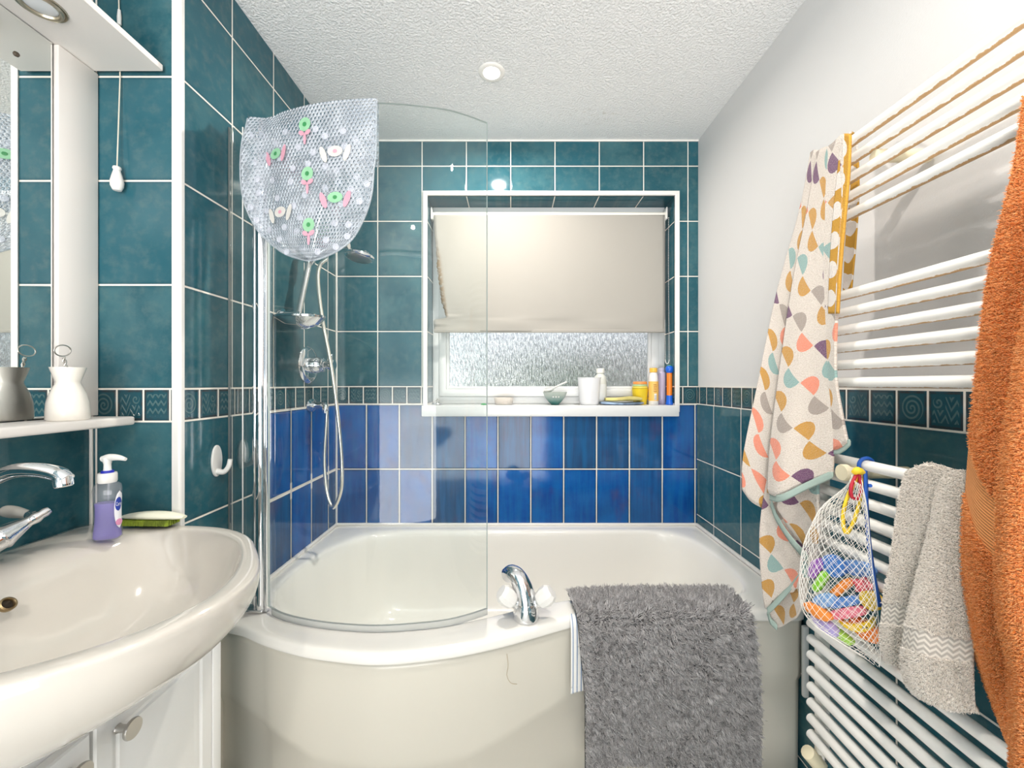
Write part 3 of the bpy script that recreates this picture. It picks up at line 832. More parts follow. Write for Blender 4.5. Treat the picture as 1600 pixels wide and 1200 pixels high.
finish('elbow', tube_bm([oc, oc+Vector((.05,-.01,.002)), oc+Vector((.068,-.025,-.004)), oc+Vector((.070,-.029,-.03))], [.011,.011,.0115,.0105], n=16, smooth_n=20), CHROME, so)
sv = thing('shower_valve', 'chrome thermostatic shower valve with a large round wall plate', 'shower valve', (XL, 1.60, 1.27))
vc = Vector((XL, 1.600, 1.275))
finish('wall_plate', lathe_bm([(.073,0),(.073,.004),(.066,.012),(.050,.015),(0,.015)], vc, axis=(1,0,0), n=48), CHROME, sv)
finish('valve_body', lathe_bm([(.032,.013),(.032,.045),(.028,.050),(.028,.065),(.020,.070),(0,.070)], vc, axis=(1,0,0), n=32), CHROME, sv)
finish('control_knob', lathe_bm([(.016,.068),(.016,.085),(.022,.088),(.022,.104),(.018,.108),(0,.108)], vc, axis=(1,0,0), n=24), CHROME, sv)
finish('lever', tube_bm([vc+Vector((.094,0,.018)), vc+Vector((.098,-.005,.042))], [.006,.005], n=10), CHROME, sv)
# ---- wall hook
hk = S(337, 720, 1.105); hk.x = XL
h = thing('wall_hook', 'white adhesive wall hook on the teal tiles beside the shower screen', 'hook', (XL, hk.y, hk.z-.045))
bm = prism_bm([(.019*math.cos(a)*(1 if abs(a)<9 else 1), .043*math.sin(a)) for a in [2*PI*i/28 for i in range(28)]], .006, Matrix(((0,0,1,XL),(1,0,0,hk.y),(0,1,0,hk.z),(0,0,0,1))), .002)
finish('back_plate', bm, WPLAST, h)
finish('prong', tube_bm([(XL+.004,hk.y,hk.z-.028), (XL+.022,hk.y,hk.z-.030), (XL+.035,hk.y,hk.z-.016), (XL+.040,hk.y,hk.z+.004)], [.008,.007,.006,.0055], n=12, smooth_n=14), WPLAST, h)
# ================================================================== BASIN SIDE
# ---- vanity cabinet
CX = -.70
vc_ = thing('vanity_cabinet', 'white vanity cabinet with panelled doors below the basin', 'cabinet', ((XA+CX)/2, .68, 0))
finish('carcass', box_bm((XA+.001, .395, .0), (CX-.019, .968, .6978), .002), WPAINT, vc_)
finish('end_stile', box_bm((CX-.019, .950, .0), (CX+.002, .976, .655), .003), WPAINT, vc_)
def door(y0, y1, z0, z1, ky):
    """panelled door facing +x"""
    bm = bmesh.new()
    secs = [(0,-.018),(0,-.003),(.003,0),(.030,0),(.034,-.004),(.040,-.004),(.044,-.001),(.052,-.001),(.056,.0)]
    G = []
    for o, h in secs: G.append([(CX+h, y0+o, z0+o), (CX+h, y1-o, z0+o), (CX+h, y1-o, z1-o), (CX+h, y0+o, z1-o)])
    grid(bm, G, True, True, True, uv=False)
    d = finish('door', bm, WPAINT, vc_, angle=20)
    kp = (CX, ky, .588)
    finish('knob', lathe_bm([(.008,0),(.0065,.004),(.0062,.018),(.009,.021),(.0165,.023),(.0175,.026),(.0165,.029),(0,.0295)], kp, axis=(1,0,0), n=28), STEEL, d)
    return d
door(.682, .949, .02, .622, .722)
door(.405, .676, .02, .622, .636)
# ---- basin
bas = thing('wash_basin', 'large white ceramic basin on the vanity cabinet', 'basin', (-.76, .665, .66))
bo = [(-1.0215,.36), (-1.0215,.66), (-1.0215,.97), (-1.005,.983), (-.90,.984), (-.80,.983), (-.69,.968), (-.600,.922), (-.525,.840), (-.466,.75), (-.448,.665), (-.464,.59), (-.497,.525), (-.553,.470), (-.62,.430), (-.72,.385), (-.85,.352), (-1.0,.346)]
bi = [(-.872,.60), (-.874,.68), (-.872,.78), (-.862,.87), (-.835,.925), (-.774,.950), (-.69,.937), (-.610,.890), (-.553,.825), (-.510,.745), (-.490,.665), (-.503,.60), (-.535,.545), (-.585,.500), (-.655,.455), (-.735,.425), (-.80,.420), (-.848,.46), (-.866,.52)]
N2 = 160; cx, cy = -.715, .67
Bo = by_angle(catmull([(x,y,0) for x,y in bo], 900, True), cx, cy, N2); Bo[:,0] = np.maximum(Bo[:,0], XA+.0005)
Bi = by_angle(catmull([(x,y,0) for x,y in bi], 900, True), cx, cy, N2)
def bz_(R, z): R = R.copy(); R[:,2] = z; return R
def bsc(R, s, z, c=(cx,cy)): R = R.copy(); R[:,0] = np.maximum(c[0]+(R[:,0]-c[0])*s, XA+.0005); R[:,1] = c[1]+(R[:,1]-c[1])*s; R[:,2] = z; return R
zr = .86
def mixr(a, b, t, z): R = a*(1-t)+b*t; R[:,2] = z; return R
rise = np.clip((-.86-Bo[:,0])/.15, 0, 1)*.010      # the ledge by the wall is a touch higher
def bs2(sxx, sdd, z): R = Bo.copy(); R[:,0] = np.maximum(cx+(R[:,0]-cx)*sxx, XA+.0005); R[:,1] = cy+(R[:,1]-cy)*sdd; R[:,2] = z; return R
rows = [bs2(.42,.74,.698), bs2(.50,.79,.707), bs2(.66,.86,.730), bs2(.82,.92,.758), bs2(.925,.965,.789), bs2(.98,.989,.815), bz_(Bo, .840), bsc(Bo, .997, .853), bsc(Bo, .988, .860),
        mixr(Bo, Bi, .40, .8615), mixr(Bo, Bi, .80, .8605), mixr(Bo, Bi, .93, .858), mixr(Bo, Bi, 1.0, .851), bsc(Bi, .975, .835), bsc(Bi, .94, .808), bsc(Bi, .88, .775), bsc(Bi, .76, .742), bsc(Bi, .55, .722), bsc(Bi, .3, .714), bsc(Bi, .06, .711)]
for k in (8, 9, 10): rows[k][:,2] += rise
# the bowl's wall side slopes gently
for k in range(12, 19):
    R = rows[k]; m_ = np.clip((-.62-R[:,0])/.25, 0, 1); R[:,0] += m_*(.851-R[:,2])*.55
bm = bmesh.new(); grid(bm, rows, True, False, True, uv=False)
subsurf(finish('bowl', bm, WHITE_CER, bas, angle=80))
BRONZE = simple('tarnished_brass', (.36,.27,.15), .35, 1)
oh = S(8, 944, .668)
ob = Vector((oh.x+.004, oh.y, oh.z))
DARKH = simple('dark_hole', (.05,.035,.02), .6)
bm = bmesh.new(); lathe(bm, [(.0115,-.004),(.0115,.002),(.009,.003),(.0075,.001),(.0075,-.004)], ob, axis=(.80,.0,.6), n=28)
ov = finish('overflow_ring', bm, BRONZE, bas)
finish('overflow_hole', lathe_bm([(0,-.001),(.0078,-.001)], ob, axis=(.80,0,.6), n=24), DARKH, ov)
finish('waste', lathe_bm([(0,.002),(.016,.002),(.021,.004),(.023,.001)], (-.70,.67,.7115), n=28), CHROME, bas)

# ---- basin tap
tb = thing('basin_mixer_tap', 'chrome basin mixer tap with a swan-neck spout and white ceramic levers', 'tap', (-.945, .70, .87))
tx, ty, tz = -.945, .70, .8725
bm = bmesh.new()
lathe(bm, [(.030,0),(.031,.005),(.026,.012),(.021,.030),(.018,.060),(.019,.075),(.014,.085),(0,.088)], (tx,ty,tz), n=32)
for s_ in (-1, 1):
    a = Vector((.26, s_*.72, .40)).normalized()
    tube(bm, [Vector((tx,ty,tz+.026)), Vector((tx,ty,tz+.026))+a*.05], [.022,.021], n=20)
finish('tap_body', bm, CHROME, tb)
spp = [(tx,ty,tz+.07), (tx+.008,ty,tz+.118), (tx+.040,ty,tz+.156), (tx+.085,ty,tz+.177), (tx+.130,ty,tz+.179), (tx+.165,ty,tz+.172), (tx+.178,ty,tz+.163)]
finish('spout', tube_bm(spp, [.014,.0125,.0125,.0125,.0125,.0125,.011], n=20, smooth_n=44), CHROME, tb)
finish('aerator', lathe_bm([(.012,.0),(.013,.004),(.0125,.018),(.0105,.020),(0,.018)], (tx+.170,ty,tz+.170), axis=(.16,0,-1), n=24), CHROME, tb)
for s_ in (-1, 1):
    a = Vector((.26, s_*.72, .40)).normalized(); p0 = Vector((tx,ty,tz+.026))+a*.045
    v = finish('valve_cover', lathe_bm([(.0225,0),(.0235,.003),(.0225,.006),(.019,.014),(.012,.034),(.0095,.042),(.0105,.046),(.0115,.052),(.0085,.060),(.0095,.066),(.007,.073),(0,.075)], p0, axis=a, n=28), CHROME, tb)
    q = p0+a*.056; l = Vector((-1, s_*.12, .10)).normalized()
    finish('lever_neck', tube_bm([q, q+l*.008, q+l*.012, q+l*.020], [.006,.0085,.0065,.0085], n=16), CHROME, v)
    finish('white_lever', tube_bm([q+l*.019, q+l*.03, q+l*.055, q+l*.075, q+l*.080], [.0075,.0085,.0115,.0105,.005], n=18, smooth_n=18), WHITE_CER, v)

# ---- soap dispenser
def clear_plastic(name, tint, rough=.04, op=.10):
    m, nt, out = new_mat(name)
    tr = nt.nodes.new('ShaderNodeBsdfTransparent'); tr.inputs[0].default_value = (*tint, 1)
    p = nt.nodes.new('ShaderNodeBsdfPrincipled'); p.inputs['Base Color'].default_value = (*tint, 1); p.inputs['Roughness'].default_value = .3
    gs = nt.nodes.new('ShaderNodeBsdfGlossy'); gs.inputs['Roughness'].default_value = rough
    a = nt.nodes.new('ShaderNodeMixShader'); a.inputs[0].default_value = op
    b = nt.nodes.new('ShaderNodeMixShader'); link(nt, schlick(nt), b.inputs[0])
    nt.links.new(tr.outputs[0], a.inputs[1]); nt.links.new(p.outputs[0], a.inputs[2]); nt.links.new(a.outputs[0], b.inputs[1]); nt.links.new(gs.outputs[0], b.inputs[2])
    nt.links.new(b.outputs[0], out.inputs[0]); return m
CLEAR = clear_plastic('clear_bottle_plastic', (.90,.91,.94)); LILAC = clear_plastic('lilac_liquid_soap', (.38,.31,.80), .1, .55)
LBLUE = simple('label_blue', (.02,.05,.36), .35); LWHITE = simple('label_white', (.85,.85,.90), .35); LPINK = simple('label_pink', (.75,.30,.50), .35); COLLARB = simple('deep_blue_plastic', (.02,.03,.40), .3)
sx, sy, sz = -.868, .872, .868
sd = thing('soap_dispenser', 'lilac liquid soap pump bottle with a white pump on the basin ledge', 'soap dispenser', (sx, sy, sz))
def obl(prof, a, b, n=36, mat=0, rot=.35):
    """flattened bottle: rounded-rectangle rings of half-widths a*r, b*r"""
    bm = bmesh.new(); G = []
    for r, h in prof:
        ring = []
        for i in range(n):
            t = 2*PI*i/n; ct, st = math.cos(t), math.sin(t); e = .72
            x = a*r*math.copysign(abs(ct)**e, ct); y = b*r*math.copysign(abs(st)**e, st)
            ring.append((sx+x*math.cos(rot)-y*math.sin(rot), sy+x*math.sin(rot)+y*math.cos(rot), sz+h))
        G.append(ring)
    grid(bm, G, True, True, True, uv=False, mat=mat); return bm
SB = .76
bp = [(.86,0),(1.0,.004),(1.0,.012),(.93,.028),(.88,.05),(.88,.07),(.93,.09),(.97,.105),(.90,.116),(.62,.122),(.58,.127)]
finish('bottle', obl(bp, .032*SB, .021*SB), CLEAR, sd)
bp2 = [(.82,.002),(.95,.005),(.95,.012),(.88,.028),(.83,.05),(.83,.07),(.86,.078)]
finish('liquid_soap', obl(bp2, .0312*SB, .0202*SB), LILAC, sd)
finish('collar', lathe_bm([(.0150,.121),(.0160,.124),(.0160,.138),(.0150,.142),(0,.142)], (sx,sy,sz), n=32), WPLAST, sd)
finish('collar_ring', lathe_bm([(.011,.142),(.010,.147),(.0,.147)], (sx,sy,sz), n=28), COLLARB, sd)
pm = bmesh.new(); lathe(pm, [(.0075,.145),(.0065,.150),(.0062,.160),(.0085,.170),(.0085,.174),(0,.176)], (sx,sy,sz), n=20)
tube(pm, [(sx-.010,sy,sz+.171), (sx+.005,sy,sz+.1745), (sx+.025,sy-.002,sz+.1745), (sx+.042,sy-.003,sz+.171)], [.0065,.0075,.006,.0035], n=14, smooth_n=16)
finish('pump', pm, WPLAST, sd)
finish('dip_tube', tube_bm([(sx,sy,sz+.01), (sx+.003,sy,sz+.14)], .002, n=8), CLEAR, sd)
# wrap label on the side turned to the room, with its blue oval
def lab_pt(u, h, o=0):
    t = u; ct, st = math.cos(t), math.sin(t); r = np.interp(h, [q[1] for q in bp], [q[0] for q in bp]); e = .72; rot = .35
    x = (.032*SB*r+.0006+o)*math.copysign(abs(ct)**e, ct); y = (.021*SB*r+.0006+o)*math.copysign(abs(st)**e, st)
    return (sx+x*math.cos(rot)-y*math.sin(rot), sy+x*math.sin(rot)+y*math.cos(rot), sz+h)
def patch(name, c, hu, hh, o, m, par, shape=1):
    bm = bmesh.new(); G = []
    for k in range(13):
        hh_ = -1+2*k/12; wv = math.sqrt(max(0, 1-abs(hh_)**2.0)) if shape else 1
        G.append([lab_pt(c[0]+hu*wv*(-1+2*i/16), c[1]+hh*hh_, o) for i in range(17)])
    grid(bm, G, uv=False); return solid(finish(name, bm, m, par), .0003)
lb = patch('label', (-.28, .063), .55, .040, 0, LWHITE, sd)
patch('label_oval', (-.36, .075), .40, .015, .0008, LBLUE, lb)
patch('label_band', (-.30, .036), .42, .007, .0008, LPINK, lb)
cu = bpy.data.curves.new('label_lettering', 'FONT'); cu.body = 'Carex'; cu.size = .012; cu.align_x = 'CENTER'; cu.align_y = 'CENTER'; cu.resolution_u = 2
to = bpy.data.objects.new('t', cu); me = bpy.data.meshes.new_from_object(to); bpy.data.objects.remove(to)
bm = bmesh.new(); bm.from_mesh(me)
bmesh.ops.triangulate(bm, faces=bm.faces[:]); bmesh.ops.subdivide_edges(bm, edges=[e for e in bm.edges if e.calc_length() > .003], cuts=2)
for v in bm.verts: v.co = Vector(lab_pt(-.36+v.co.x/.042, .075+v.co.y, .0016))
finish('label_lettering', bm, LWHITE, lb, smooth=False)

# ---- nail brush on the ledge
LIME = simple('lime_bristles', (.30,.40,.03), .8, vary=.6, nscale=120); BRW = simple('ivory_plastic', (.84,.84,.68), .35)
b0 = Vector((-.912,.955,.872)); b1 = Vector((-.775,.962,.868))
nb = thing('nail_brush', 'ivory nail brush with lime green bristles lying on the basin ledge', 'brush', (b0+b1)/2)
bm = bmesh.new(); G = []
ax = (b1-b0); 
for k in range(17):
    t = k/16; w_ = max(.04, math.sin(PI*min(1, max(0, t*.92+.04)))**.45); c = b0+ax*t+Vector((0,0,.017+.004*math.sin(PI*t)))
    G.append([tuple(c+Vector((0,.020*w_*math.cos(a),.0085*w_*math.sin(a)))) for a in [2*PI*i/20 for i in range(20)]])
grid(bm, G, True, True, True, uv=False); finish('handle', bm, BRW, nb)
bm = bmesh.new(); rr = random.Random(5)
for i in range(34):
    for j in range(7):
        t = .06+.76*i/33; y_ = -.016+.0053*j; c = b0+ax*t+Vector((0,y_,0))
        tube(bm, [c+Vector((0,0,.013)), c+Vector((rr.uniform(-.001,.001),rr.uniform(-.002,.001)-.001*(j==0),.0008))], .0019, n=6)
finish('bristles', bm, LIME, nb)

# ---- mirror, its side panel, shelf and lit canopy
def mir():
    m, nt, out = new_mat('silvered_mirror'); g = nt.nodes.new('ShaderNodeBsdfGlossy'); g.inputs['Roughness'].default_value = .0; g.inputs[0].default_value = (.90,.92,.90,1)
    nt.links.new(g.outputs[0], out.inputs[0]); return m
MIRR = mir()
MX = -1.010
mr = thing('mirror', 'frameless wall mirror above the shelf with a small dark fixing screw', 'mirror', (MX, .60, 1.125))
finish('silvered_glass', box_bm((MX-.006, .30, 1.125), (MX, .894, 1.950), .0012, 1), MIRR, mr)
finish('backing', box_bm((XA+.0005, .30, 1.125), (MX-.0062, .894, 1.950)), WBOARD, mr, smooth=False)
fs = S(34, 81, .823)
finish('fixing_screw', lathe_bm([(0,.004),(.004,.003),(.0052,0)], (MX, .828, 1.872), axis=(1,0,0), n=20), DARKH, mr)
tag(finish('mirror_side_panel', box_bm((XA+.0005, .897, 1.124), (-1.001, .984, 1.950), .002), WBOARD), 'plain white upright board filling the gap between mirror and teal return tiles', 'panel')
cn = thing('mirror_canopy', 'white canopy board with a round recessed spotlight projecting above the mirror', 'canopy', (-.94, .64, 1.9516))
finish('board', box_bm((XA+.0005, .30, 1.9516), (-.839, .977, 1.9666), .001, 1), WBOARD, cn)
lc = (-.9355, .806, 1.9516)
RINGM = simple('antique_silver_ring', (.42,.38,.30), .35, 1, nz=.5, nscale=60)
finish('spotlight_ring', lathe_bm([(.025,-.001),(.0265,-.005),(.030,-.0065),(.033,-.004),(.034,-.0),(.037,-.003),(.0385,-.001),(.0385,.0)], lc, n=48, cap=False), RINGM, cn)
FROSTL = simple('frosted_lens', (.80,.82,.84), .25)
finish('spotlight_lens', lathe_bm([(0,-.0022),(.022,-.002),(.0255,-.0005)], lc, n=40), FROSTL, cn)
sf = finish('wall_shelf', box_bm((XA+.0005, .30, 1.103), (-.900, .972, 1.123), .005, 3), WBOARD)
tag(sf, 'narrow white shelf with rounded corners under the mirror', 'shelf')
# ---- toothbrush holder and what stands in it
CERAM = simple('cream_glazed_ceramic', (.86,.82,.75), .2, **{'Coat Weight': .2})
hx, hy, hz = -.948, .868, 1.1235
tbp = [(0,.0),(.046,.0),(.0485,.004),(.0480,.020),(.0465,.036),(.0463,.037),(.0455,.040),(.040,.056),(.032,.070),(.0275,.078),(.0275,.082),(.032,.092),(.0395,.110),(.040,.112),(.038,.112),(.030,.093),(.0255,.080),(.03,.068),(.036,.05),(.040,.01),(0,.008)]
tbh = finish('toothbrush_holder', lathe_bm([(r*.70, h) for r, h in tbp], (hx,hy,hz), n=48), CERAM)
tag(tbh, 'cream ceramic toothbrush holder with a pinched waist on the shelf', 'toothbrush holder')
q0 = Vector((hx+.008,hy-.004,hz+.012)); q1 = Vector((hx-.040, hy+.02, hz+.132))
tw = thing('tongue_cleaner', 'thin twisted wire handle with a loop standing in the toothbrush holder', 'wire tool', q0)
q0 = Vector((hx+.008,hy+.006,hz+.012)); q1 = Vector((hx-.020, hy+.010, hz+.134))
bm = bmesh.new()
ax = (q1-q0).normalized(); u = ax.orthogonal().normalized(); v = ax.cross(u)
for ph in (0, PI):
    tube(bm, [q0+(q1-q0)*t+(u*math.cos(t*34+ph)+v*math.sin(t*34+ph))*.0019 for t in [i/90 for i in range(91)]], .0016, n=6)
finish('twisted_handle', bm, STEEL, tw)
cc = q1+ax*.015
uu = Vector((0,1,0)); vv = Vector((.15,0,1)).normalized()
finish('loop', tube_bm([cc+(uu*math.cos(a)*.016+vv*math.sin(a)*.012) for a in [2*PI*i/32 for i in range(32)]], .0013, n=8, closed=True), STEEL, tw)
# ---- pull cord
pcx, pcy = -.943, .9702
CORD = simple('grubby_white_cord', (.72,.66,.55), .7)
pc = thing('pull_cord', 'white light pull cord with an acorn toggle hanging in front of the teal return tiles', 'pull cord', (pcx, pcy, 1.66))
finish('cord', tube_bm([(pcx-.010,.981,ZC), (pcx-.006,.981,2.12), (pcx-.003,.981,1.94), (pcx,pcy,1.715)], .0013, n=8), CORD, pc)
finish('cord_connector', lathe_bm([(0,-.02),(.004,-.018),(.0045,0),(.003,.018),(0,.02)], (pcx-.005,.981,2.085), n=16), WPLAST, pc)
finish('acorn_toggle', lathe_bm([(0,-.032),(.008,-.030),(.0125,-.020),(.0130,-.010),(.0100,.004),(.0075,.014),(.0065,.018),(.0085,.022),(.0075,.026),(0,.027)], (pcx,pcy,1.692), n=28), WPLAST, pc)
# ================================================================== WINDOW BLIND AND THE SILL
def blind_mat():
    m, nt, out = new_mat('cream_blind_fabric')
    p = principled(nt, out, (.40,.38,.345), .7)
    pos, X, Y, Z = position(nt)
    # rusty mould along the torn edge
    n = noise(nt, pos, 60, 4, .7)
    e = (1-(X+.3690-(1.92-Z)*.125).step(.004, .026))*n.step(.34, .52)*(1-Z.step(1.78, 1.90))*Z.step(1.505, 1.53)
    nt.links.new(mixcol(nt, e*.85, (.40,.38,.345), (.25,.17,.09)), p.inputs['Base Color'])
    h = noise(nt, comb(nt, X*900, Y, Z*900), 1, 1); bump(nt, h, p, .2, .0004)
    tl = nt.nodes.new('ShaderNodeBsdfTranslucent'); tl.inputs[0].default_value = (.75,.70,.62,1)
    mx = nt.nodes.new('ShaderNodeMixShader'); mx.inputs[0].default_value = .14
    nt.links.new(p.outputs[0], mx.inputs[1]); nt.links.new(tl.outputs[0], mx.inputs[2]); nt.links.new(mx.outputs[0], out.inputs[0])
    return m
BLIND = blind_mat()
yb = DB+RD-.058
rbx0, rbx1 = wx0+.012, wx1-.020
zr_ = 1.2+268*yb/F
rb = thing('roller_blind', 'cream roller blind with a torn mouldy edge, pulled down over most of the window', 'blind', ((rbx0+rbx1)/2, yb, 1.45))
zb = 1.2+82*yb/F          # bottom edge
finish('roller_tube', tube_bm([(rbx0, yb+.008, zr_-.016), (rbx1, yb+.008, zr_-.016)], .019, n=28), simple('cream_roller_tube', (.86,.83,.76), .5), rb)
rows = []; rr = random.Random(9)
nz_, nx_ = 90, 70
jag = [rr.uniform(-1, 1) for _ in range(nz_+1)]
for j in range(nz_):
    t = j/(nz_-1); z = zr_-.016 + (zb-zr_+.016)*t; row = []
    # the left edge is torn away below the roller and hangs in a ragged line
    tear = np.interp(t, [0, .2, .3, .45, .62, .74, .86, .885, .90, 1], [.0, .006, .013, .017, .030, .036, .056, .064, .0, 0]) + (jag[j]*.0025 if .2 < t < .88 else 0)
    for i in range(nx_):
        u = i/(nx_-1); x = rbx0+.006 + tear + (rbx1-rbx0-.012-tear)*u
        y = yb-.011 - .002*math.sin(t*3) + .006*math.exp(-((u)/.06)**2)*t*math.sin(t*9) - .010*math.exp(-(u/.05)**2)*(1 if .86 < t < .95 else 0)*.6 + .003*math.sin(u*9+t*2)*t*t + .004*math.exp(-((t-.93)/.05)**2)*math.sin(u*14)
        row.append((x, y, z - (.006*u*t)))
    rows.append(row)
solid(finish('fabric', sheet_bm(rows), BLIND, rb, angle=80), .0012)
finish('bottom_bar', box_bm((rbx0+.008, yb-.0135, zb-.007), (rbx1-.008, yb-.007, zb+.010), .002), BLIND, rb)
for x, s_ in ((rbx0-.004, 1), (rbx1+.004, -1)):
    bm = bmesh.new(); box(bm, (x-.003, yb-.012, zr_-.035), (x+.003, yb+.030, zr_+.022), .002); lathe(bm, [(0,0),(.014,0),(.014,.008),(0,.009)], (x-s_*.001, yb+.008, zr_-.016), axis=(s_,0,0), n=20)
    finish('bracket', bm, WPLAST, rb)
bm = bmesh.new()
cxx = wx1-.022
loop_ = [(cxx, yb-.012, zr_-.03)]
zl = 1.2+38*yb/F
for k in range(190):
    t = k/189
    if t < .46: z = zr_-.03-(zr_-.03-zl)*t/.46; x = cxx-.004
    elif t < .54: a = PI*(t-.46)/.08; z = zl-.020*math.sin(a); x = cxx-.004+.018*(1-math.cos(a))/2
    else: z = zl+(zr_-.03-zl)*(t-.54)/.46; x = cxx+.014
    r = bmesh.ops.create_icosphere(bm, subdivisions=1, radius=.0024); bmesh.ops.translate(bm, verts=r['verts'], vec=(x, yb-.012+.004*math.sin(t*9), z))
finish('bead_chain', bm, WPLAST, rb)

zs = 1.1032; ys = DB+.035
def sillx(px, y): return (px-800)*y/F
# small chain and plug at the left end
y = DB+.05; x = sillx(683, y)
t = thing('sink_plug', 'small chrome sink plug with a chain at the left end of the window sill', 'plug', (x, y, zs))
finish('plug_disc', lathe_bm([(0,0),(.024,0),(.027,.004),(.026,.007),(.010,.010),(0,.011)], (x,y,zs), n=32), CHROME, t)
finish('chain_ring', tube_bm([(x+.004+.006*math.cos(a), y, zs+.018+.009*math.sin(a)) for a in [2*PI*i/20 for i in range(20)]], .0014, n=8, closed=True), STEEL, t)
finish('chain', tube_bm([(x+.004,y,zs+.028), (x-.004,y+.004,zs+.020), (x-.014,y+.006,zs+.014), (x-.018,y+.002,zs+.009)], .0016, n=8, smooth_n=12), STEEL, t)
# green clip
y = DB+.012; x = sillx(756, y)
GREENP = simple('green_plastic', (.05,.35,.12), .4)
bm = bmesh.new(); tube(bm, [(x-.013,y,zs+.003), (x,y+.002,zs+.005), (x+.012,y-.002,zs+.003)], .0028, n=8, smooth_n=12); tube(bm, [(x-.006,y-.005,zs+.0025), (x+.006,y-.004,zs+.0025)], .0022, n=8)
tag(finish('hair_clip', bm, GREENP), 'tiny green hair clip lying near the front edge of the window sill', 'clip')
# little tub with pale orange contents
y = DB+.045; x = sillx(787, y); 
TUBP = clear_plastic('cloudy_tub_plastic', (.95,.93,.90), .1, .45); ORC = simple('pale_orange_paste', (.85,.55,.28), .5, vary=.4, nscale=60)
t = thing('plastic_tub', 'small cloudy plastic tub with pale orange contents on the window sill', 'tub', (x, y, zs))
finish('tub_body', lathe_bm([(0,0),(.038,0),(.041,.003),(.046,.030),(.048,.031),(.048,.033),(.044,.032),(.039,.005),(0,.004)], (x,y,zs), n=36), TUBP, t)
finish('contents', lathe_bm([(0,.0045),(.036,.0045),(.041,.019),(.02,.021),(0,.020)], (x,y,zs), n=32), ORC, t)
# bowl with holes and a pale spatula across it
def bowl_mat():
    m, nt, out = new_mat('graded_green_bowl_glaze'); p = principled(nt, out, rough=.25)
    g = objcoord(nt); _, _, z = sep(nt, g)
    n = noise(nt, g, 40, 2)*.014
    nt.links.new(mixcol(nt, (z+n-.007).step(.004, .062), (.04,.16,.15), (.50,.55,.50)), p.inputs['Base Color']); return m
y = DB+.032; x = sillx(867, y)
t = thing('shaving_bowl', 'sea green bowl with three small holes on the window sill', 'bowl', (x, y, zs))
bw = finish('bowl_body', lathe_bm([(0,0),(.017,0),(.019,.003),(.030,.014),(.046,.034),(.056,.058),(.057,.060),(.0545,.060),(.044,.036),(.028,.017),(0,.009)], (x,y,zs), n=48), bowl_mat(), t)
for k in (-1, 0, 1):
    a = -PI/2+k*.26; r = .0485
    finish('drain_hole', lathe_bm([(0,.0012),(.0034,.0010),(.0038,0)], (x+r*math.cos(a), y+r*math.sin(a), zs+.038), axis=(math.cos(a), math.sin(a), -.45), n=14), WPLAST, bw)
GREYPL = simple('pale_grey_plastic', (.66,.66,.63), .4)
t = thing('spatula', 'pale grey plastic spatula resting across the sea green bowl', 'utensil', (x, y, zs+.062))
pa = [(x-.050,y+.01,zs+.064), (x-.030,y+.005,zs+.066), (x+.005,y-.002,zs+.084), (x+.055,y-.006,zs+.107)]
finish('handle', tube_bm(pa[1:], [.0055,.0042,.0040], n=10, smooth_n=18), GREYPL, t)
bm = tube_bm(pa[:2]+[(x-.005,y+.003,zs+.074)], [.004,.010,.005], n=12, smooth_n=14); finish('blade', bm, GREYPL, t)
# translucent beaker
y = DB+.030; x = sillx(920.5, y)
BEAK = clear_plastic('milky_beaker_plastic', (.97,.97,.98), .12, .55)
BEAKM = BEAK
t = finish('beaker', lathe_bm([(0,0),(.038,0),(.042,.003),(.046,.02),(.053,.122),(.055,.124),(.055,.127),(.052,.126),(.044,.022),(.04,.006),(0,.005)], (x,y,zs), n=48), BEAK)
tag(t, 'milky translucent plastic beaker on the window sill in front of a pale bottle', 'beaker')
# pale bottle behind it
y = DB+.092; x = sillx(938, y)
PALEB = simple('pale_grey_bottle', (.66,.67,.62), .35); PALEC = simple('off_white_cap', (.78,.77,.72), .4)
t = thing('toiletry_bottle', 'pale grey toiletry bottle with an off white cap standing behind the beaker', 'bottle', (x, y, zs))
finish('bottle_body', lathe_bm([(0,0),(.027,0),(.029,.003),(.029,.118),(.027,.132),(.016,.145),(.014,.150),(0,.150)], (x,y,zs), n=36), PALEB, t)
finish('cap', lathe_bm([(.0155,.148),(.0195,.150),(.0195,.168),(.018,.171),(0,.172)], (x,y,zs), n=28), PALEC, t)
finish('label', lathe_bm([(.0293,.02),(.0294,.021),(.0294,.095),(.0293,.096)], (x,y,zs), n=36, cap=False), simple('pale_bottle_label', (.72,.74,.74), .4), t)
# folded flannels / packs
def pack(name, x0, x1, y0, y1, z0, h, m, lab, cat, ph, group=None):
    bm = bmesh.new(); G = []
    for k in range(22):
        a = 2*PI*k/22; 
        row = []
        for i in range(14):
            u = i/13; x = x0+(x1-x0)*u; w_ = (.25+.75*math.sin(PI*min(1,max(.04,u*.94+.03)))**.4)
            yy = (y0+y1)/2+(y1-y0)/2*w_*math.copysign(abs(math.cos(a))**.7, math.cos(a)) + .003*math.sin(u*8+ph)
            zz = z0+h/2+h/2*w_*math.copysign(abs(math.sin(a))**.8, math.sin(a))*(1+.15*math.sin(u*7+ph)) + .002*math.sin(u*5+ph*2)
            row.append((x, yy, max(zz, z0)))
        G.append(row)
    bm = bmesh.new(); grid(bm, np.array(G).transpose(1,0,2), True, True, True)
    o = finish(name, bm, m); tag(o, lab, cat); return o
SILV = simple('silver_blue_foil', (.30,.42,.60), .35, .3, vary=.6, nscale=70, nz=.8, ndist=.004)
YELF = simple('pale_yellow_cloth', (.72,.62,.22), .7, vary=.35, nscale=40, nz=.6, ndist=.003)
